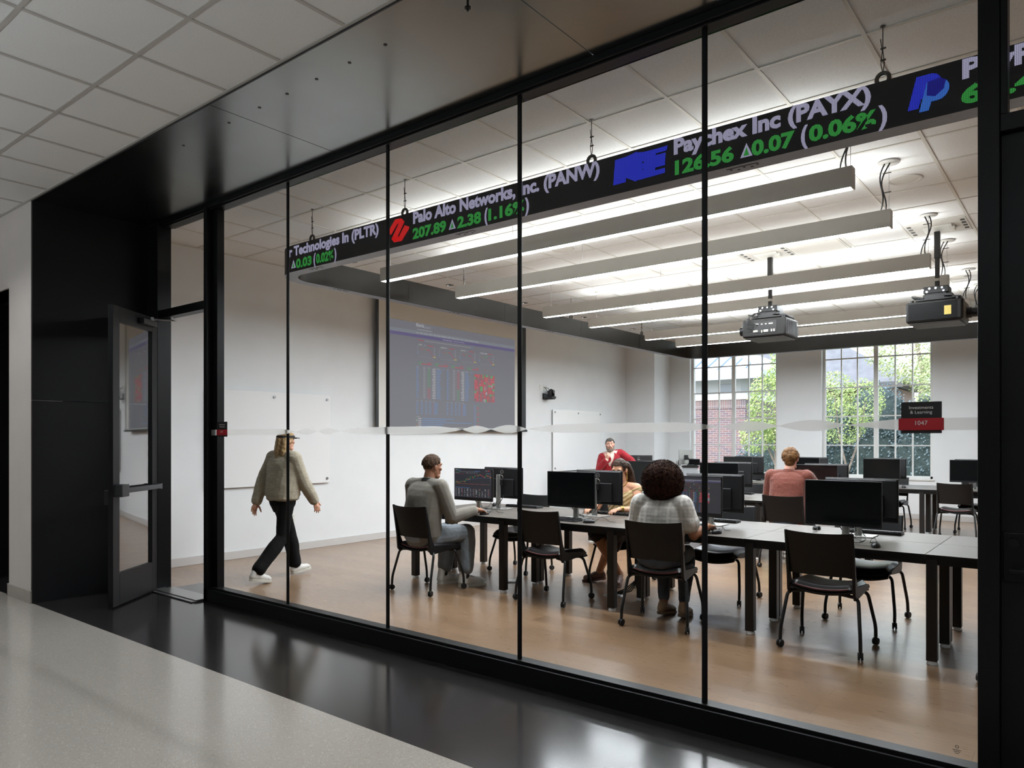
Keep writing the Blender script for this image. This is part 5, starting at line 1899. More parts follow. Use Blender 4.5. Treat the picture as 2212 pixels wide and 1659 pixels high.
def checks(name, base, line, ps, wx, wz, alpha=1.0, light=None):
    m = mat(name, base, .85, sheen=.15, alpha=alpha)
    t = NT(m)
    tc = t.n('ShaderNodeTexCoord')
    sp = t.n('ShaderNodeSeparateXYZ')
    t.l(tc.outputs['Object'], sp.inputs[0])
    def stripes(o, ph, w, off=0.0):
        q = t.math('FRACT', t.math('DIVIDE', t.math('ADD', o, off + 10.0), ph))
        return t.math('LESS_THAN', q, w)
    a = stripes(sp.outputs['X'], ps, wx)
    b_ = stripes(sp.outputs['Z'], ps, wz)
    c = t.mix(base, line, t.math('MULTIPLY', a, .75))
    c = t.mix(c, line, t.math('MULTIPLY', b_, .75))
    if light:
        a2 = stripes(sp.outputs['X'], ps * 3.1, .22, .01)
        b2_ = stripes(sp.outputs['Z'], ps * 2.7, .2, .013)
        c = t.mix(c, light, t.math('MULTIPLY', a2, .6))
        c = t.mix(c, light, t.math('MULTIPLY', b2_, .6))
    t.l(c, t.b.inputs['Base Color'])
    t.bump(t.noise(t.coord(), 40, 3), .25, .01)
    return m
PLAID = checks('orange plaid cotton', srgb(134, 64, 43), srgb(36, 26, 28), .0135, .34, .34)
WPLAID = checks('white checked muslin', srgb(206, 200, 192), srgb(190, 185, 178), .031, .42, .38, 1.0, srgb(230, 225, 216))
HAIRD = noisy('dark brown curls', srgb(48, 36, 28), srgb(82, 62, 46), 90, .7, .2, spec=.12)
HAIRA = noisy('afro brown black hair', srgb(34, 22, 17), srgb(66, 40, 28), 40, .8, .3, spec=.12)
HAIRG = noisy('greying dark hair', srgb(62, 58, 54), srgb(104, 100, 96), 60, .6, .2, stretch=(1, 1, .4), spec=.12)
HAIRB = noisy('long dark brown hair', srgb(34, 24, 20), srgb(60, 44, 34), 50, .45, .25, stretch=(1, 1, .12), spec=.12)
HAIRR = noisy('sandy auburn hair', srgb(74, 49, 28), srgb(116, 84, 52), 40, .5, .3, stretch=(1, 1, .35), spec=.12)
HAIRL = noisy('light brown long hair', srgb(138, 112, 78), srgb(176, 148, 108), 50, .5, .25, stretch=(1, 1, .12), spec=.12)

def rotm(pitch=0.0, yaw=0.0, roll=0.0):
    return Matrix.Rotation(yaw, 3, 'Z') @ Matrix.Rotation(pitch, 3, 'X') @ Matrix.Rotation(roll, 3, 'Y')

# ================= walking person
F = Fig(s=.93, pel=(0, 0, .865), wai=(0, 0, 1.00), che=(0, .02, 1.18), nb=(0, .015, 1.345), hc=(0, .05, 1.49), HR=rotm(-.08, 0),
        shL=(-.165, .0, 1.30), shR=(.165, .03, 1.30), elL=(-.20, -.11, 1.06), elR=(.205, .12, 1.05), wrL=(-.185, -.20, .83), wrR=(.195, .27, .83),
        hiL=(-.08, .01, .85), hiR=(.08, -.01, .85), knL=(-.085, .15, .47), knR=(.085, -.06, .46), anL=(-.085, .22, .105), anR=(.085, -.37, .125),
        ftL=V((0, .98, .12)).normalized(), ftR=V((0, .96, -.20)).normalized())
o = F.body('person', SK2, 'person walking past the glass board in a beige jumper and black flared trousers', (-6.87, 4.64, 0), 0.0, {-1: ((0, -.35, -1), (-1, 0, 0), .35), 1: ((0, .4, -1), (1, 0, 0), .3)})
mb = MB()
F.torso(mb, .040, low=.02, wid=1.12, waist=1.28, high=False)
spine_loft(mb, [V((0, 0, .90)), V((0, 0, .98)), V((0, .01, 1.1))], [V((1, 0, 0))] * 3, [(.205, .165), (.205, .16), (.19, .15)])
for sd in (-1, 1):
    F.arm(mb, sd, .028, 0, 1.93, fat=1.05)
    mb.ell((F.wrR if sd > 0 else F.wrL).lerp(F.elR if sd > 0 else F.elL, .12), (.045, .045, .05))
mb.cap((0, .0, 1.31), (0, .01, 1.345), .085, .078)
jum = skin_obj('jumper', mb, KNIT, o, .007, 4, wrinkle=.006, wscale=9)
mb = MB().lathe([(.066, 1.325), (.062, 1.385), (.055, 1.385), (.058, 1.325)], (0, .015, 0), 24)
mb.build('white_collar', SHIRTW, o)
mb = MB()
for sd in (-1, 1):
    F.leg(mb, sd, .012, 1.90, .026)
spine_loft(mb, [V((0, 0, .72)), V((0, 0, .80)), V((0, 0, .88)), V((0, 0, .98))], [V((1, 0, 0))] * 4, [(.10, .085), (.148, .118), (.165, .132), (.15, .125)])
skin_obj('trousers', mb, BLKT, o, .007, 4, wrinkle=.004, wscale=9)
shoe(F, o, -1, SHW, SOLE)
shoe(F, o, 1, SHW, SOLE)
R = F.HR
mb = MB()
hc = F.hc
mb.ell(hc + V((0, -.012, .026)), (.084, .098, .092), R)
mb.chain([hc + V((-.045, -.05, .0)), hc + V((-.055, -.075, -.12)), hc + V((-.05, -.085, -.24))], [.05, .042, .022])
mb.chain([hc + V((.045, -.05, .0)), hc + V((.055, -.075, -.12)), hc + V((.05, -.085, -.24))], [.05, .042, .022])
mb.chain([hc + V((0, -.065, .0)), hc + V((0, -.09, -.12)), hc + V((0, -.10, -.26))], [.06, .05, .03])
hr = remesh(mb, .006, 3, wrinkle=.006, wscale=30)
bm = bmesh.new()
bm.from_mesh(hr)
dl = [v for v in bm.verts if (v.co - hc).y > .035 and (v.co - hc).z < .055]
bmesh.ops.delete(bm, geom=dl, context='VERTS')
bm.to_mesh(hr)
bm.free()
hr.materials.append(HAIRL)
hr.name = 'hair'
link('hair', hr, o)
mb = MB()
mb.loft([[hc + V((.087 * math.cos(a) * q, .103 * math.sin(a) * q - .012, z)) for a in [2 * PI * k / 28 for k in range(28)]] for z, q in ((.03, 1.0), (.055, .99), (.055, .93), (.03, .94))], closed=True)
mb.shell(lambda u, v: ((hc.x + (u - .5) * 2 * .075 * math.sqrt(max(0.05, 1 - (v * .9) ** 2)), hc.y + .078 + .085 * v - .02 * (2 * u - 1) ** 2, hc.z + .040 - .008 * (2 * u - 1) ** 2 - .008 * v), (0, 0, 1)), 10, 6, .004)
mb.build('visor', mat('dark visor cloth', srgb(40, 38, 40), .8), o)
F.eyes(o)
F.lips(o, mat('lip pink', srgb(176, 104, 96), .5))

# ================= man in the grey sweatshirt
F = Fig(s=1.02, pel=(0, -.075, .555), wai=(0, -.095, .71), che=(.005, -.05, .92), nb=(.01, -.01, 1.085), hc=(.02, .035, 1.228), HR=rotm(-.12, -.22),
        shL=(-.195, -.03, 1.035), shR=(.195, -.03, 1.035), elL=(-.285, .05, .76), elR=(.285, .045, .735), wrL=(-.16, .345, .80), wrR=(.345, .325, .796),
        hiL=(-.095, -.05, .545), hiR=(.095, -.05, .545), knL=(-.09, .385, .545), knR=(.17, .375, .55), anL=(-.08, .30, .105), anR=(.20, .33, .105),
        ftL=V((.30, .95, 0)).normalized(), ftR=V((.38, .92, 0)).normalized())
o = F.body('person', SK1, 'man with short curly hair in a grey sweatshirt and light jeans, hand on a mouse', (-5.235, 5.225, 0), -.02, {-1: ((.35, 1, -.18), (0, 0, 1), .3), 1: ((.12, 1, -.22), (0, .1, 1), .35)})
mb = MB()
F.torso(mb, .030, low=.10, wid=1.10, waist=1.30, high=False)
for sd in (-1, 1):
    F.arm(mb, sd, .020, 0, 1.86, fat=1.12)
    wr, el = (F.wrR, F.elR) if sd > 0 else (F.wrL, F.elL)
    mb.cap(wr.lerp(el, .10), wr.lerp(el, .24), .043, .047)
mb.cap((.01, -.02, 1.055), (.012, -.012, 1.078), .080, .072)
skin_obj('sweatshirt', mb, GREYSW, o, .007, 6, wrinkle=.003, wscale=9)
mb = MB()
t_, l_, f_ = up_axes(V((0, .15, 1)), V((1, 0, 0)))
for dz, r_ in ((.0, .074), (.010, .070), (.020, .066)):
    pts = [V((.012, -.008, 1.088)) + t_ * dz + l_ * (r_ * math.cos(2 * PI * k / 28)) + f_ * (r_ * math.sin(2 * PI * k / 28)) for k in range(29)]
    mb.tube(pts, .0065, 6)
mb.build('collar', mat('dark collar knit', srgb(40, 40, 42), .85), o)
mb = MB()
for sd in (-1, 1):
    F.leg(mb, sd, .024, 1.80, .018)
mb.ell((0, -.09, .535), (.195, .15, .085))
skin_obj('jeans', mb, JEANL, o, .007, 5, wrinkle=.005, wscale=11)
for sd in (-1, 1):
    an = F.anL if sd < 0 else F.anR
    skin_obj('sock', MB().cap(an + V((0, 0, -.01)), an + V((0, .0, .11)), .041, .041), SOCK, o, .008, 2)
shoe(F, o, -1, SHW, SOLE, True, k=1.08)
shoe(F, o, 1, SHW, SOLE, True, k=1.08)
hair_clumps(F, HAIRD, 'hair', o, lambda d: d.z > (.22 if d.y > .25 else (-.15 if d.y < -.1 else .02)) - .0 and not (d.y > .55 and d.z < .55), 900, .0065, .0115, 3, .004, 1, [((0, -.016, .026), (.077, .092, .092))])
F.eyes(o)
F.lips(o, mat('lip brown', srgb(120, 76, 64), .5))
F.brows(o, HAIRD)

# ================= woman with big curly hair
F = Fig(s=.94, pel=(0, -.07, .545), wai=(0, -.09, .69), che=(0, -.055, .875), nb=(0, -.03, 1.02), hc=(0, .005, 1.15), HR=rotm(-.12, 0),
        shL=(-.172, -.05, .972), shR=(.172, -.05, .972), elL=(-.225, -.035, .725), elR=(.262, -.04, .735), wrL=(-.15, .18, .79), wrR=(.335, .125, .798),
        hiL=(-.09, -.04, .535), hiR=(.09, -.04, .535), knL=(-.10, .34, .535), knR=(.10, .34, .535), anL=(-.075, .235, .105), anR=(.10, .225, .105),
        ftL=V((.25, .95, -.12)).normalized(), ftR=V((.05, .98, -.12)).normalized())
o = F.body('person', SK3, 'woman with a big round curly afro in a sheer white checked shirt and dark jeans', (-2.765, 5.46, 0), .155, {-1: ((.3, 1, -.15), (0, 0, 1), .35), 1: ((.06, 1, -.20), (-.1, .1, 1), .40)})
mb = MB()
F.torso(mb, .024, low=-.02, wid=1.12, waist=1.28, high=False)
for sd in (-1, 1):
    F.arm(mb, sd, .032, 0, .62, fat=1.1)
    sh, el = (F.shR, F.elR) if sd > 0 else (F.shL, F.elL)
    mb.cap(sh.lerp(el, .40), sh.lerp(el, .60), .082, .086)
mb.cap((0, -.04, .985), (0, -.035, 1.012), .078, .064)
skin_obj('shirt', mb, WPLAID, o, .0065, 5, wrinkle=.003, wscale=12)
mb = MB()
for sd in (-1, 1):
    F.leg(mb, sd, .010, 1.86)
mb.ell((0, -.085, .545), (.195, .152, .10))
skin_obj('jeans', mb, JEAND, o, .007, 4, wrinkle=.004, wscale=14)
shoe(F, o, -1, TANS, mat('tan sole', srgb(110, 88, 66), .6), False, laces=False, k=.95)
shoe(F, o, 1, TANS, mat('tan sole', srgb(110, 88, 66), .6), False, laces=False, k=.95)
hcen = F.hc + V((0, -.022, .018))
mb = MB().ell(hcen, (.158, .150, .165)).ell(hcen + V((0, -.01, -.06)), (.150, .13, .12)).ell(hcen + V((0, -.02, -.12)), (.095, .085, .075))
rnd = random.Random(9)
for k in range(1700):
    d = V((rnd.gauss(0, 1), rnd.gauss(0, 1), rnd.gauss(0, 1))).normalized()
    if d.y > .55 and d.z < .4:
        continue
    r = rnd.uniform(.008, .016)
    mb.ell(hcen + V((d.x * .158, d.y * .148, d.z * .165 - .012)), (r, r, r), None, 7, 5)
af = skin_obj('afro_hair', mb, HAIRA, o, .006, 1)
fuzz(hcen + V((0, 0, -.012)), (.172, .162, .180), HAIRA, 'frizz', af, 11000, .009, 4, lambda d: not (d.y > .6 and d.z < .4))
F.eyes(o)

# ================= woman in the yellow top
F = Fig(s=.95, pel=(0, -.06, .545), wai=(0, -.06, .69), che=(0, -.01, .885), nb=(-.005, .035, 1.045), hc=(-.01, .085, 1.18), HR=rotm(-.36, .10),
        shL=(-.172, .01, .995), shR=(.172, .02, .990), elL=(-.235, .10, .775), elR=(.245, .12, .775), wrL=(-.10, .255, .785), wrR=(.21, .275, .785),
        hiL=(-.09, -.03, .535), hiR=(.09, -.03, .535), knL=(-.10, .345, .535), knR=(.12, .345, .535), anL=(.19, .16, .105), anR=(-.075, .20, .115),
        ftL=V((.75, .62, -.1)).normalized(), ftR=V((-.28, .9, -.2)).normalized())
o = F.body('person', SK5, 'woman with long dark hair in a pale gold one shoulder top, typing', (-3.92, 6.80, 0), PI + .02, {-1: ((.15, 1, -.12), (0, 0, 1), .45), 1: ((.0, 1, -.18), (0, .1, 1), .4)})
mb = MB()
F.torso(mb, .012, low=.02, wid=1.04, waist=1.12, high=False)
bm_ = remesh(mb, .006, 3)
bm = bmesh.new()
bm.from_mesh(bm_)
# one shoulder neckline: keep below a slanted line from her right armpit up to her left shoulder
bmesh.ops.bisect_plane(bm, geom=list(bm.verts) + list(bm.edges) + list(bm.faces), plane_co=(0, 0, .915), plane_no=V((.42, 0, 1)).normalized(), clear_outer=True)
bm.normal_update()
for v in bm.verts:
    q = (v.co.z + .42 * v.co.x) * 1.0
    fold = math.sin((v.co.z * 1.0 + v.co.x * .75) * 150) * .5 + .5
    v.co += v.normal * (.004 * fold if v.co.y > -.02 else 0)
bm.to_mesh(bm_)
bm.free()
bm_.materials.append(YELT)
bm_.polygons.foreach_set('use_smooth', [True] * len(bm_.polygons))
tp = link('gold_top', bm_, o)
md = tp.modifiers.new('thick', 'SOLIDIFY')
md.thickness = .004
md.offset = 1
mb = MB()
for sd in (-1, 1):
    F.leg(mb, sd, .030, 1.02)
mb.ell((0, -.07, .53), (.185, .14, .09))
mb.cap((-.05, .2, .54), (.06, .2, .54), .09, .09)
mb.cap((-.12, .31, .50), (-.10, .33, .40), .06, .05)
skin_obj('skirt', mb, SKIRT, o, .007, 4, wrinkle=.006, wscale=9)
shoe(F, o, -1, MAUV, MAUV, False, laces=True, k=.96)
shoe(F, o, 1, MAUV, MAUV, False, laces=True, k=.96)
hc, R, k = F.hc, F.HR, F.s
mb = MB()
mb.ell(hc + R @ V((0, -.018, .026)), (.083, .097, .097), R)
for x in (-.05, 0, .05):
    mb.chain([hc + R @ V((x, -.06, .02)), hc + R @ V((x * 1.2, -.10, -.06)), F.nb + V((x * 1.5, -.115, -.02)), F.che + V((x * 1.5, -.135, -.02))], [.055, .05, .042, .025])
hr = remesh(mb, .0055, 3, wrinkle=.004, wscale=40)
bm = bmesh.new()
bm.from_mesh(hr)
Ri = R.transposed()
dl = [v for v in bm.verts if (lambda p: (p.y > .045 and p.z < .070) or (p.y > -.02 and p.z < .0))(Ri @ (v.co - hc))]
bmesh.ops.delete(bm, geom=dl, context='VERTS')
bm.to_mesh(hr)
bm.free()
hr.materials.append(HAIRB)
link('hair', hr, o)
F.eyes(o, shut=1.0)
F.brows(o, HAIRB)
F.lips(o, mat('lip rose', srgb(170, 92, 84), .45))
for x in (-1, 1):
    p = hc + R @ (V((x * .083, -.004, -.038)) * k)
    e = MB().ell(p, (.006,) * 3, None, 8, 6)
    for q in range(5):
        e.torus(p + V((0, 0, -.014 - .013 * q)), .007 + .0012 * q, .0018, 'x', 12, 5)
    e.build('earring', GOLD, o)
for q in range(3):
    b = MB()
    b.torus(F.wrL.lerp(F.elL, .10 + .05 * q), .036, .004, 'y', 18, 6, rot=V((0, 1, 0)).rotation_difference(F.elL - F.wrL).to_matrix())
    b.build('bangle', GOLD, o)
b = MB()
pts = []
for q in range(25):
    a = -PI * .1 + PI * 1.2 * q / 24
    pts.append(F.nb + V((.072 * math.cos(a), .055 * math.sin(a) + .005, .012 - .055 * max(0, math.sin(a)))))
b.tube(pts, .0065, 6)
b.build('necklace', GOLD, o)

# ================= man in the orange plaid shirt
F = Fig(s=1.03, pel=(0, -.075, .56), wai=(0, -.09, .73), che=(0, -.04, .96), nb=(0, -.005, 1.125), hc=(.01, .03, 1.275), HR=rotm(-.10, .05),
        shL=(-.195, -.02, 1.07), shR=(.195, .0, 1.07), elL=(-.265, .06, .80), elR=(.285, .20, .90), wrL=(-.14, .34, .80), wrR=(.10, .36, .97),
        hiL=(-.095, -.05, .55), hiR=(.095, -.05, .55), knL=(-.12, .385, .55), knR=(.12, .385, .55), anL=(-.12, .30, .105), anR=(.12, .33, .105),
        ftL=V((-.1, .98, 0)).normalized(), ftR=V((.1, .98, 0)).normalized())
o = F.body('person', SK4, 'man with sandy hair in an orange plaid shirt, seen from behind in the middle row', (-2.83, 8.815, 0), .03, {-1: ((.3, 1, -.2), (0, 0, 1), .4), 1: ((-.8, .3, .5), (0, 1, .3), .9)})
mb = MB()
F.torso(mb, .022, low=.10, wid=1.08, waist=1.25, high=False)
for sd in (-1, 1):
    F.arm(mb, sd, .020, 0, 1.55, fat=1.1)
mb.cap((0, -.02, 1.085), (0, -.01, 1.11), .082, .070)
skin_obj('plaid_shirt', mb, PLAID, o, .007, 5, wrinkle=.005, wscale=10)
mb = MB().loft([[V((0, -.008, 1.125)) + V((r_ * math.cos(a), r_ * .95 * math.sin(a), z - .012 * math.sin(a))) for a in [2 * PI * k / 26 for k in range(26)]] for z, r_ in ((-.03, .088), (.018, .070), (.022, .064), (-.02, .074))], closed=True)
mb.build('collar', PLAID, o)
mb = MB()
for sd in (-1, 1):
    F.leg(mb, sd, .018, 1.75)
mb.ell((0, -.09, .535), (.19, .145, .085))
skin_obj('trousers', mb, JEAND, o, .008, 4)
CHK = checks('white shoe with black diamonds', srgb(214, 208, 198), srgb(30, 30, 32), .05, .4, .4)
shoe(F, o, -1, CHK, SOLE, k=1.05)
shoe(F, o, 1, CHK, SOLE, k=1.05)
hair_clumps(F, HAIRR, 'hair', o, lambda d: d.z > (.30 if d.y > .2 else (-.50 if d.y < -.25 else -.02)), 300, .014, .024, 8, .005, 2, [((0, -.018, .028), (.080, .094, .094)), ((0, -.045, -.03), (.062, .058, .07))])
F.eyes(o)

# ================= man in the red jacket
F = Fig(s=1.0, pel=(.0, -.02, .835), wai=(.01, .0, .97), che=(.03, .05, 1.125), nb=(.03, .085, 1.265), hc=(.025, .125, 1.405), HR=rotm(-.02, .02, .06),
        shL=(-.165, .03, 1.250), shR=(.175, .07, 1.175), elL=(-.375, .03, 1.11), elR=(.235, .16, .945), wrL=(-.50, .16, .93), wrR=(.085, .265, 1.135),
        hiL=(-.095, .0, .83), hiR=(.095, .0, .83), knL=(-.13, .40, .50), knR=(.13, .40, .50), anL=(-.15, .55, .105), anR=(.15, .55, .105),
        ftL=V((-.1, .98, 0)).normalized(), ftR=V((.1, .98, 0)).normalized())
o = F.body('person', SK4, 'bearded man in a red jacket and cream shirt leaning, fist raised to his chest', (-7.235, 12.13, 0), -2.60, {-1: ((-.5, .6, -.6), (-.5, 0, 1), .5), 1: ((-.35, .25, .9), (.2, 1, -.2), 1.5)}, .0055)
mb = MB()
F.torso(mb, .018, low=.0, wid=1.0, waist=1.0, high=False)
mb.cap(F.nb + V((0, -.01, -.05)), F.nb + V((0, -.005, .0)), .078, .066)
for sd in (1,):
    F.arm(mb, sd, .012, 1.5, 1.93)
skin_obj('cream_shirt', mb, SHIRTW, o, .006, 3)
mb = MB()
F.torso(mb, .028, low=.12, wid=1.02, waist=1.20, high=False)
for sd in (-1, 1):
    F.arm(mb, sd, .018, 0, 1.84, fat=1.1)
    mb.ell(F.shR if sd > 0 else F.shL, (.070, .070, .062))
mb.cap(F.nb + V((0, -.035, -.04)), F.nb + V((0, -.03, -.01)), .080, .070)
jm = remesh(mb, .006, 3, wrinkle=.004, wscale=10)
bm = bmesh.new()
bm.from_mesh(jm)
def vcut(p):
    d = p.z - 1.00
    return p.y > F.che.y + .02 and d > 0 and abs(p.x - .028) < .008 + d * .46 and (p - F.wrR).length > .115 and p.z < 1.30
bmesh.ops.delete(bm, geom=[v for v in bm.verts if vcut(v.co)], context='VERTS')
bm.to_mesh(jm)
bm.free()
jm.materials.append(REDJ)
jk = link('red_jacket', jm, o)
md = jk.modifiers.new('thick', 'SOLIDIFY')
md.thickness = .006
for x in (-1, 1):
    b = MB()
    P = [V((.028 + x * .012, .215, 1.02)), V((.028 + x * .055, .205, 1.10)), V((.028 + x * .088, .178, 1.19)), V((.028 + x * .080, .12, 1.262))]
    Q = [V((.028 + x * .016, .217, 1.03)), V((.028 + x * .098, .200, 1.135)), V((.028 + x * .125, .170, 1.20)), V((.028 + x * .098, .105, 1.265))]
    k0 = len(b.v)
    b.add(P + Q + [p + V((0, -.006, 0)) for p in P + Q], [(i, i + 1, 5 + i, 4 + i) for i in range(3)] + [(12 + i, 13 + i, 9 + i, 8 + i) for i in range(3)])
    b.build('lapel', REDJ, jk)
mb = MB()
for sd in (-1, 1):
    F.leg(mb, sd, .018, 1.86)
mb.ell((0, -.02, .84), (.18, .14, .10))
skin_obj('trousers', mb, BLKT, o, .008, 4)
shoe(F, o, -1, BLKT, RUB)
shoe(F, o, 1, BLKT, RUB)
hair_clumps(F, HAIRG, 'hair', o, lambda d: d.z > (.52 if d.y > .30 else (-.45 if d.y < -.3 else .10)), 260, .011, .019, 5, .005, 2, [((0, -.022, .030), (.079, .090, .092))])
mb = MB()
hc, R = F.hc, F.HR
for x in (-1, 1):
    mb.chain([hc + R @ V((x * .064, .012, -.035)), hc + R @ V((x * .056, .040, -.078)), hc + R @ V((x * .030, .066, -.105)), hc + R @ V((0, .076, -.110))], [.016, .021, .023, .024])
    mb.chain([hc + R @ V((x * .030, .078, -.075)), hc + R @ V((x * .026, .083, -.050)), hc + R @ V((x * .004, .0925, -.0425))], [.010, .0085, .0075])
mb.ell(hc + R @ V((0, .080, -.092)), (.024, .018, .02), R)
skin_obj('beard', mb, noisy('grizzled beard', srgb(92, 78, 68), srgb(124, 110, 98), 90, .8, .2), o, .004, 2)
F.eyes(o, srgb(80, 90, 100))
F.brows(o, HAIRG)
F.lips(o, mat('lip pink', srgb(176, 104, 96), .5))
# ---------------------------------------------------------------- courtyard outside the windows
GRASS = noisy('courtyard ground', srgb(112, 118, 92), srgb(150, 148, 132), 1.2, .95)
g = struct('ground_outside', MB().box(-60, 30, YB + .32, 90, -.5, -.35), GRASS)
BRK = mat('courtyard brick', srgb(150, 110, 95), .85)
t = NT(BRK)
v = t.coord((1, 1, 1), (PI / 2, 0, 0))
br = t.n('ShaderNodeTexBrick')
for k_, v_ in (('Scale', 1.0), ('Mortar Size', .006), ('Brick Width', .22), ('Row Height', .075), ('Bias', 0.0)):
    br.inputs[k_].default_value = v_
br.inputs['Color1'].default_value = srgb(126, 100, 98)
br.inputs['Color2'].default_value = srgb(104, 92, 100)
br.inputs['Mortar'].default_value = srgb(150, 150, 156)
t.l(v, br.inputs['Vector'])
t.l(br.outputs['Color'], t.b.inputs['Base Color'])
SOL = mat('soldier course brick', srgb(140, 112, 100), .85)
t = NT(SOL)
v = t.coord((1, 1, 1), (PI / 2, 0, 0))
br = t.n('ShaderNodeTexBrick')
br.offset = 0
for k_, v_ in (('Scale', 1.0), ('Mortar Size', .006), ('Brick Width', .078), ('Row Height', .30), ('Bias', 0.0)):
    br.inputs[k_].default_value = v_
br.inputs['Color1'].default_value = srgb(130, 108, 104)
br.inputs['Color2'].default_value = srgb(108, 98, 102)
br.inputs['Mortar'].default_value = srgb(150, 150, 156)
t.l(v, br.inputs['Vector'])
t.l(br.outputs['Color'], t.b.inputs['Base Color'])
TRIMW = mat('white trim board', srgb(222, 222, 220), .6)
SIDG = mat('grey siding', srgb(176, 178, 180), .7)
ROOFM = noisy('pale blue metal roof', srgb(176, 190, 206), srgb(168, 182, 198), .6, .45)
FASC = mat('grey fascia', srgb(150, 154, 160), .5)
bd = thing('brick_building', 'brick building with a pale standing seam metal roof beyond the left window', 'building', (-15, 26, -.35))
ofs = V(bd.location)
def bpart(name, mb, m, par=None):
    mb.v = [tuple(V(p) - ofs) for p in mb.v]
    return mb.build(name, m, par or bd, sharp=30)
bx0, bx1, by = -26.0, -9.15, 24.0
bpart('brick_wall', MB().box(bx0, bx1, by, by + 9, -.35, 2.56), BRK)
bpart('soldier_course', MB().box(bx0, bx1 + .02, by - .02, by + 9, 2.56, 2.86), SOL)
bpart('white_band', MB().box(bx0, bx1 + .04, by - .06, by + 9, 2.86, 3.06), TRIMW)
bpart('siding', MB().box(bx0, bx1 - .25, by + .25, by + 8.7, 3.06, 3.62), SIDG)
for x in (-9.85, -12.4, -15.0):
    bpart('clerestory_window', MB().box(x - .28, x + .28, by + .235, by + .25, 3.14, 3.42), mat('dim window', srgb(120, 130, 142), .2))
bpart('fascia', MB().box(bx0, bx1 + .76, by - .62, by - .56, 3.50, 3.84), FASC)
rf = MB().add([(bx0, by - .55, 3.80), (bx1 + .7, by - .55, 3.80), (bx1 - 4.2, by + 4.5, 6.1), (bx0, by + 4.5, 6.1), (bx1 + .7, by + 9.5, 3.80), (bx0, by + 9.5, 3.80), (bx0, by - .55, 3.62), (bx1 + .7, by - .55, 3.62), (bx1 + .7, by + 9.5, 3.62), (bx0, by + 9.5, 3.62)],
              [(0, 1, 2, 3), (1, 4, 2), (4, 5, 3, 2), (7, 6, 9, 8), (6, 7, 1, 0), (7, 8, 4, 1), (8, 9, 5, 4)])
rf = bpart('metal_roof', rf, ROOFM)
sm = MB()
for k in range(36):
    x = bx0 + .25 + .48 * k
    top = min(1.0, (bx1 + .7 - x) / 4.9)
    if top <= 0.03:
        continue
    a_ = V((x, by - .55, 3.80))
    b_ = V((x, by - .55 + 5.05 * top, 3.80 + 2.3 * top))
    sm.obox((a_ + b_) / 2 + V((0, 0, .03)), (.035, (b_ - a_).length, .06), Matrix.Rotation(math.atan2(2.3, 5.05), 3, 'X'))
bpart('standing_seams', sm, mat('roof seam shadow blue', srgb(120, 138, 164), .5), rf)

hs = thing('grey_roofed_house', 'low house with a dark grey hipped roof beyond the right window', 'house', (-11, 36, -.35))
ofs2 = V(hs.location)
def hpart(name, mb, m):
    mb.v = [tuple(V(p) - ofs2) for p in mb.v]
    return mb.build(name, m, hs, sharp=30)
hpart('wall', MB().box(-20, -7.2, 35, 42, -.35, 3.9), mat('house brown wall', srgb(120, 100, 92), .8))
hpart('hipped_roof', MB().add([(-20.6, 34.2, 3.95), (-6.3, 34.2, 3.95), (-6.3, 42.8, 3.95), (-20.6, 42.8, 3.95), (-16.5, 38.5, 6.6), (-10.4, 38.5, 6.6)],
      [(0, 1, 5, 4), (1, 2, 5), (2, 3, 4, 5), (3, 0, 4), (3, 2, 1, 0)]), noisy('grey shingles', srgb(96, 99, 106), srgb(108, 111, 118), 3, .9))
hpart('eave_board', MB().box(-20.6, -6.3, 34.15, 34.25, 3.72, 3.97), mat('dark eave', srgb(86, 88, 92), .7))
wb_ = thing('white_building', 'tall white building far off beyond the right window', 'building', (-13, 60, -.35))
ofs3 = V(wb_.location)
b = MB().box(-24, -9.5, 58, 70, -.35, 16)
b.v = [tuple(V(p) - ofs3) for p in b.v]
b.build('wall', mat('white render', srgb(232, 232, 230), .8), wb_)
for x in (-20.5, -17.6, -14.7, -11.6):
    for z in (7.2, 10.4):
        b = MB().box(x - .55, x + .55, 57.95, 58.02, z - .8, z + .5)
        b.v = [tuple(V(p) - ofs3) for p in b.v]
        b.build('window', mat('far window', srgb(150, 160, 172), .3), wb_)

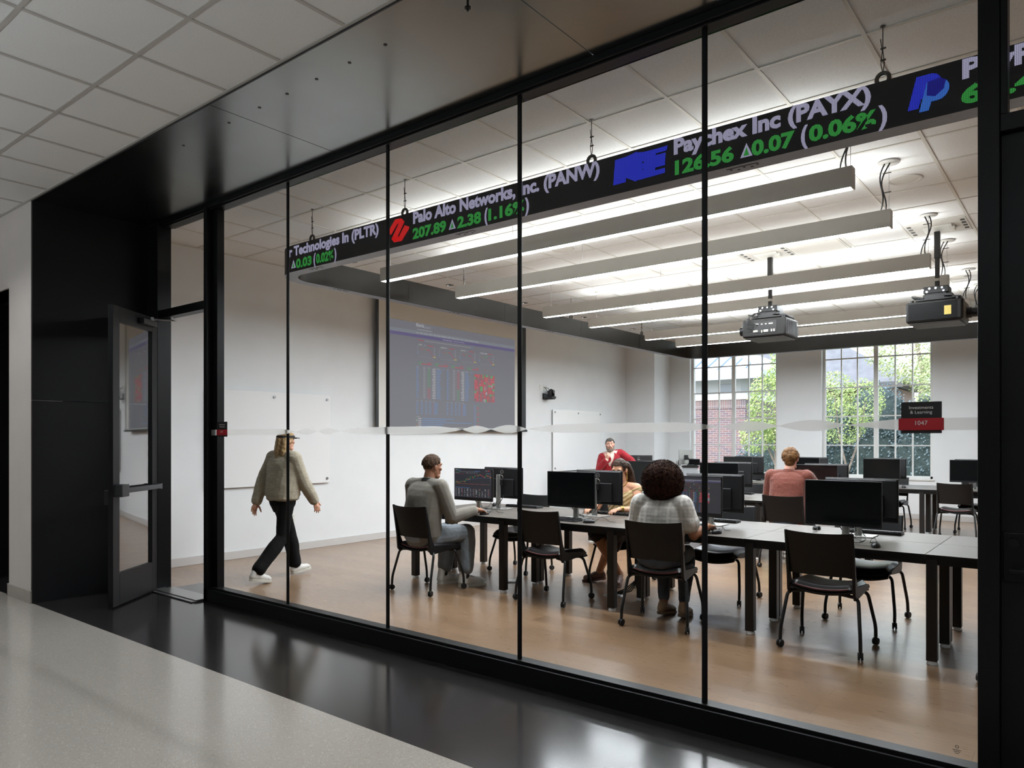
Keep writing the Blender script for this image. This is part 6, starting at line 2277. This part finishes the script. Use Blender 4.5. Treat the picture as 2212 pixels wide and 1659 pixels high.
def leafmat(name, c1, c2):
    m = mat(name, c1, .55, 0, .35)
    t = NT(m)
    oi = t.n('ShaderNodeNewGeometry')
    t.l(t.ramp(oi.outputs['Random Per Island'], [(0.0, c1), (1.0, c2)]), t.b.inputs['Base Color'])
    t.b.inputs['Subsurface Weight'].default_value = 0.0
    return m
LFL = leafmat('light green leaves', srgb(146, 172, 110), srgb(184, 198, 134))
LFD = leafmat('hazed dark holly leaves', srgb(82, 100, 108), srgb(122, 142, 150))  # outdoor haze put into the colour: leaves lightened towards blue grey
LFM = leafmat('mid green leaves', srgb(140, 162, 116), srgb(184, 192, 142))
BARK = noisy('pale bark', srgb(150, 140, 130), srgb(120, 110, 102), 12, .9)
DBARK = noisy('grey brown bark', srgb(92, 82, 76), srgb(70, 62, 58), 12, .9)
def leaves(blobs, n, size, seed, origin, fill=.55):
    rnd = random.Random(seed)
    mb = MB()
    vol = [b_[1] * b_[2] * b_[3] for b_ in blobs]
    for _ in range(n):
        (c, rx, ry, rz) = rnd.choices(blobs, vol)[0]
        d = V((rnd.gauss(0, 1), rnd.gauss(0, 1), rnd.gauss(0, 1))).normalized() * (rnd.uniform(fill, 1.0) ** .6)
        p = V(c) + V((d.x * rx, d.y * ry, d.z * rz)) - V(origin)
        q = V((rnd.gauss(0, 1), rnd.gauss(0, 1), rnd.gauss(0, 1))).normalized()
        a = q.orthogonal().normalized()
        b_ = q.cross(a)
        s_ = size * rnd.uniform(.6, 1.3)
        mb.add([p - a * s_, p + b_ * s_ * .6, p + a * s_, p - b_ * s_ * .6], [(0, 1, 2, 3)])
    return mb
def plant(name, label, cat, loc, blobs, n, size, m, stems, bark, seed, group=None):
    T = thing(name, label, cat, loc, 0, group)
    leaves(blobs, n, size, seed, loc).build('foliage', m, T, sharp=0)
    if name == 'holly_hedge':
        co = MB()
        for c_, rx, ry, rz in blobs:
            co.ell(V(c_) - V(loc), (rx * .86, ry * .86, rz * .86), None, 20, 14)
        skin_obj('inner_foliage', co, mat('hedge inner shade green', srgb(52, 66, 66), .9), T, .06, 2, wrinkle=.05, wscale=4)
    st = MB()
    for pts, rr in stems:
        st.tube([V(p) - V(loc) for p in pts], rr, 7, [rr * (1 - .6 * i / (len(pts) - 1)) for i in range(len(pts))])
    if st.f:
        st.build('trunk', bark, T)
    return T
plant('young_tree', 'slender light green tree standing before the brick wall', 'tree', (-6.65, 19.5, -.35),
      [((-6.75, 19.5, 2.4), .62, .6, 1.0), ((-6.35, 19.6, 3.4), .45, .5, .9), ((-7.1, 19.4, 1.6), .45, .5, .5), ((-6.35, 19.5, 1.7), .5, .5, .6)], 7000, .034, LFL,
      [([(-6.62, 19.5, -.35), (-6.6, 19.5, .8), (-6.65, 19.5, 2.0), (-6.5, 19.5, 3.4)], .05), ([(-6.6, 19.5, .8), (-6.9, 19.5, 1.5), (-7.1, 19.5, 2.0)], .03)], BARK, 21)
plant('young_tree', 'thin light green tree standing before the dark hedge', 'tree', (-4.75, 19.0, -.35),
      [((-4.8, 19.0, 1.9), .55, .5, .55), ((-5.05, 19.0, 2.7), .55, .5, .5), ((-4.35, 19.0, 2.4), .5, .5, .6)], 3600, .028, LFL,
      [([(-4.7, 19.0, -.35), (-4.7, 19.0, .7), (-4.9, 19.0, 1.6), (-5.0, 19.0, 2.6)], .035), ([(-4.7, 19.0, .7), (-4.45, 19.0, 1.5), (-4.3, 19.0, 2.4)], .028)], BARK, 22)
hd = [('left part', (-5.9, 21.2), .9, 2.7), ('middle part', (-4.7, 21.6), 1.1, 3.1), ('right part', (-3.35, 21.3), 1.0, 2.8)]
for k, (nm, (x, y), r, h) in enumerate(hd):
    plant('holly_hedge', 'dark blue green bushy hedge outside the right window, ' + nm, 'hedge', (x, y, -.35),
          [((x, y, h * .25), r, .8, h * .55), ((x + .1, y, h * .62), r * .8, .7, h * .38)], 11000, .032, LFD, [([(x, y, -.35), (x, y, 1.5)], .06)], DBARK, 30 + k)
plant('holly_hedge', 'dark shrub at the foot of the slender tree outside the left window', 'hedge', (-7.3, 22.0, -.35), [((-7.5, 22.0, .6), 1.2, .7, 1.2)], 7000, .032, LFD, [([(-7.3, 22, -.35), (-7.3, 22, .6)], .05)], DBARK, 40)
plant('multi_stem_tree', 'many stemmed bare trunked tree at the right edge of the right window', 'tree', (-2.75, 20.5, -.35),
      [((-2.7, 20.5, 3.1), .8, .8, .7), ((-2.3, 20.5, 2.4), .5, .6, .4), ((-3.0, 20.4, 2.5), .5, .5, .4)], 4500, .03, LFM,
      [([(-2.75, 20.5, -.35), (-2.8, 20.5, .8), (-3.05, 20.5, 2.0), (-3.1, 20.5, 3.0)], .055), ([(-2.7, 20.5, -.35), (-2.65, 20.5, .9), (-2.45, 20.5, 2.0), (-2.2, 20.5, 3.0)], .06),
       ([(-2.6, 20.5, -.35), (-2.4, 20.5, .6), (-2.35, 20.5, 1.4), (-2.5, 20.5, 2.4)], .045), ([(-2.65, 20.5, .9), (-2.75, 20.5, 1.6), (-2.7, 20.5, 2.6)], .035)], DBARK, 50)
plant('green_shrub', 'small bright green shrub low at the right of the right window', 'shrub', (-2.9, 24.5, -.35), [((-2.95, 24.5, .5), .7, .6, .65)], 2500, .034, LFL, [], BARK, 51)
for k, (x, y, z, r, l) in enumerate(((-5.0, 30, 5.0, 1.9, 'rising above the middle of the grey hipped roof'), (-2.6, 31, 4.9, 1.8, 'beyond the far end of the grey hipped roof'), (-8.6, 29.5, 3.1, 1.2, 'in front of the grey roof, beside the brick building'), (1.5, 33, 4.5, 3.0, 'beyond the window behind the black door'))):
    plant('leafy_tree', 'airy pale green tree ' + l, 'tree', (x, y, -.35), [((x, y, z), r, r * .8, r * .8), ((x + .4 * r, y, z - .6 * r), r * .7, r * .6, r * .5)], 6000 if k != 2 else 3500, .05, LFM,
          [([(x, y, -.35), (x + .1, y, z - .5 * r), (x - .2, y, z + .4 * r)], .12), ([(x + .1, y, z - .5 * r), (x + .6 * r, y, z + .2 * r)], .06)], BARK, 60 + k)
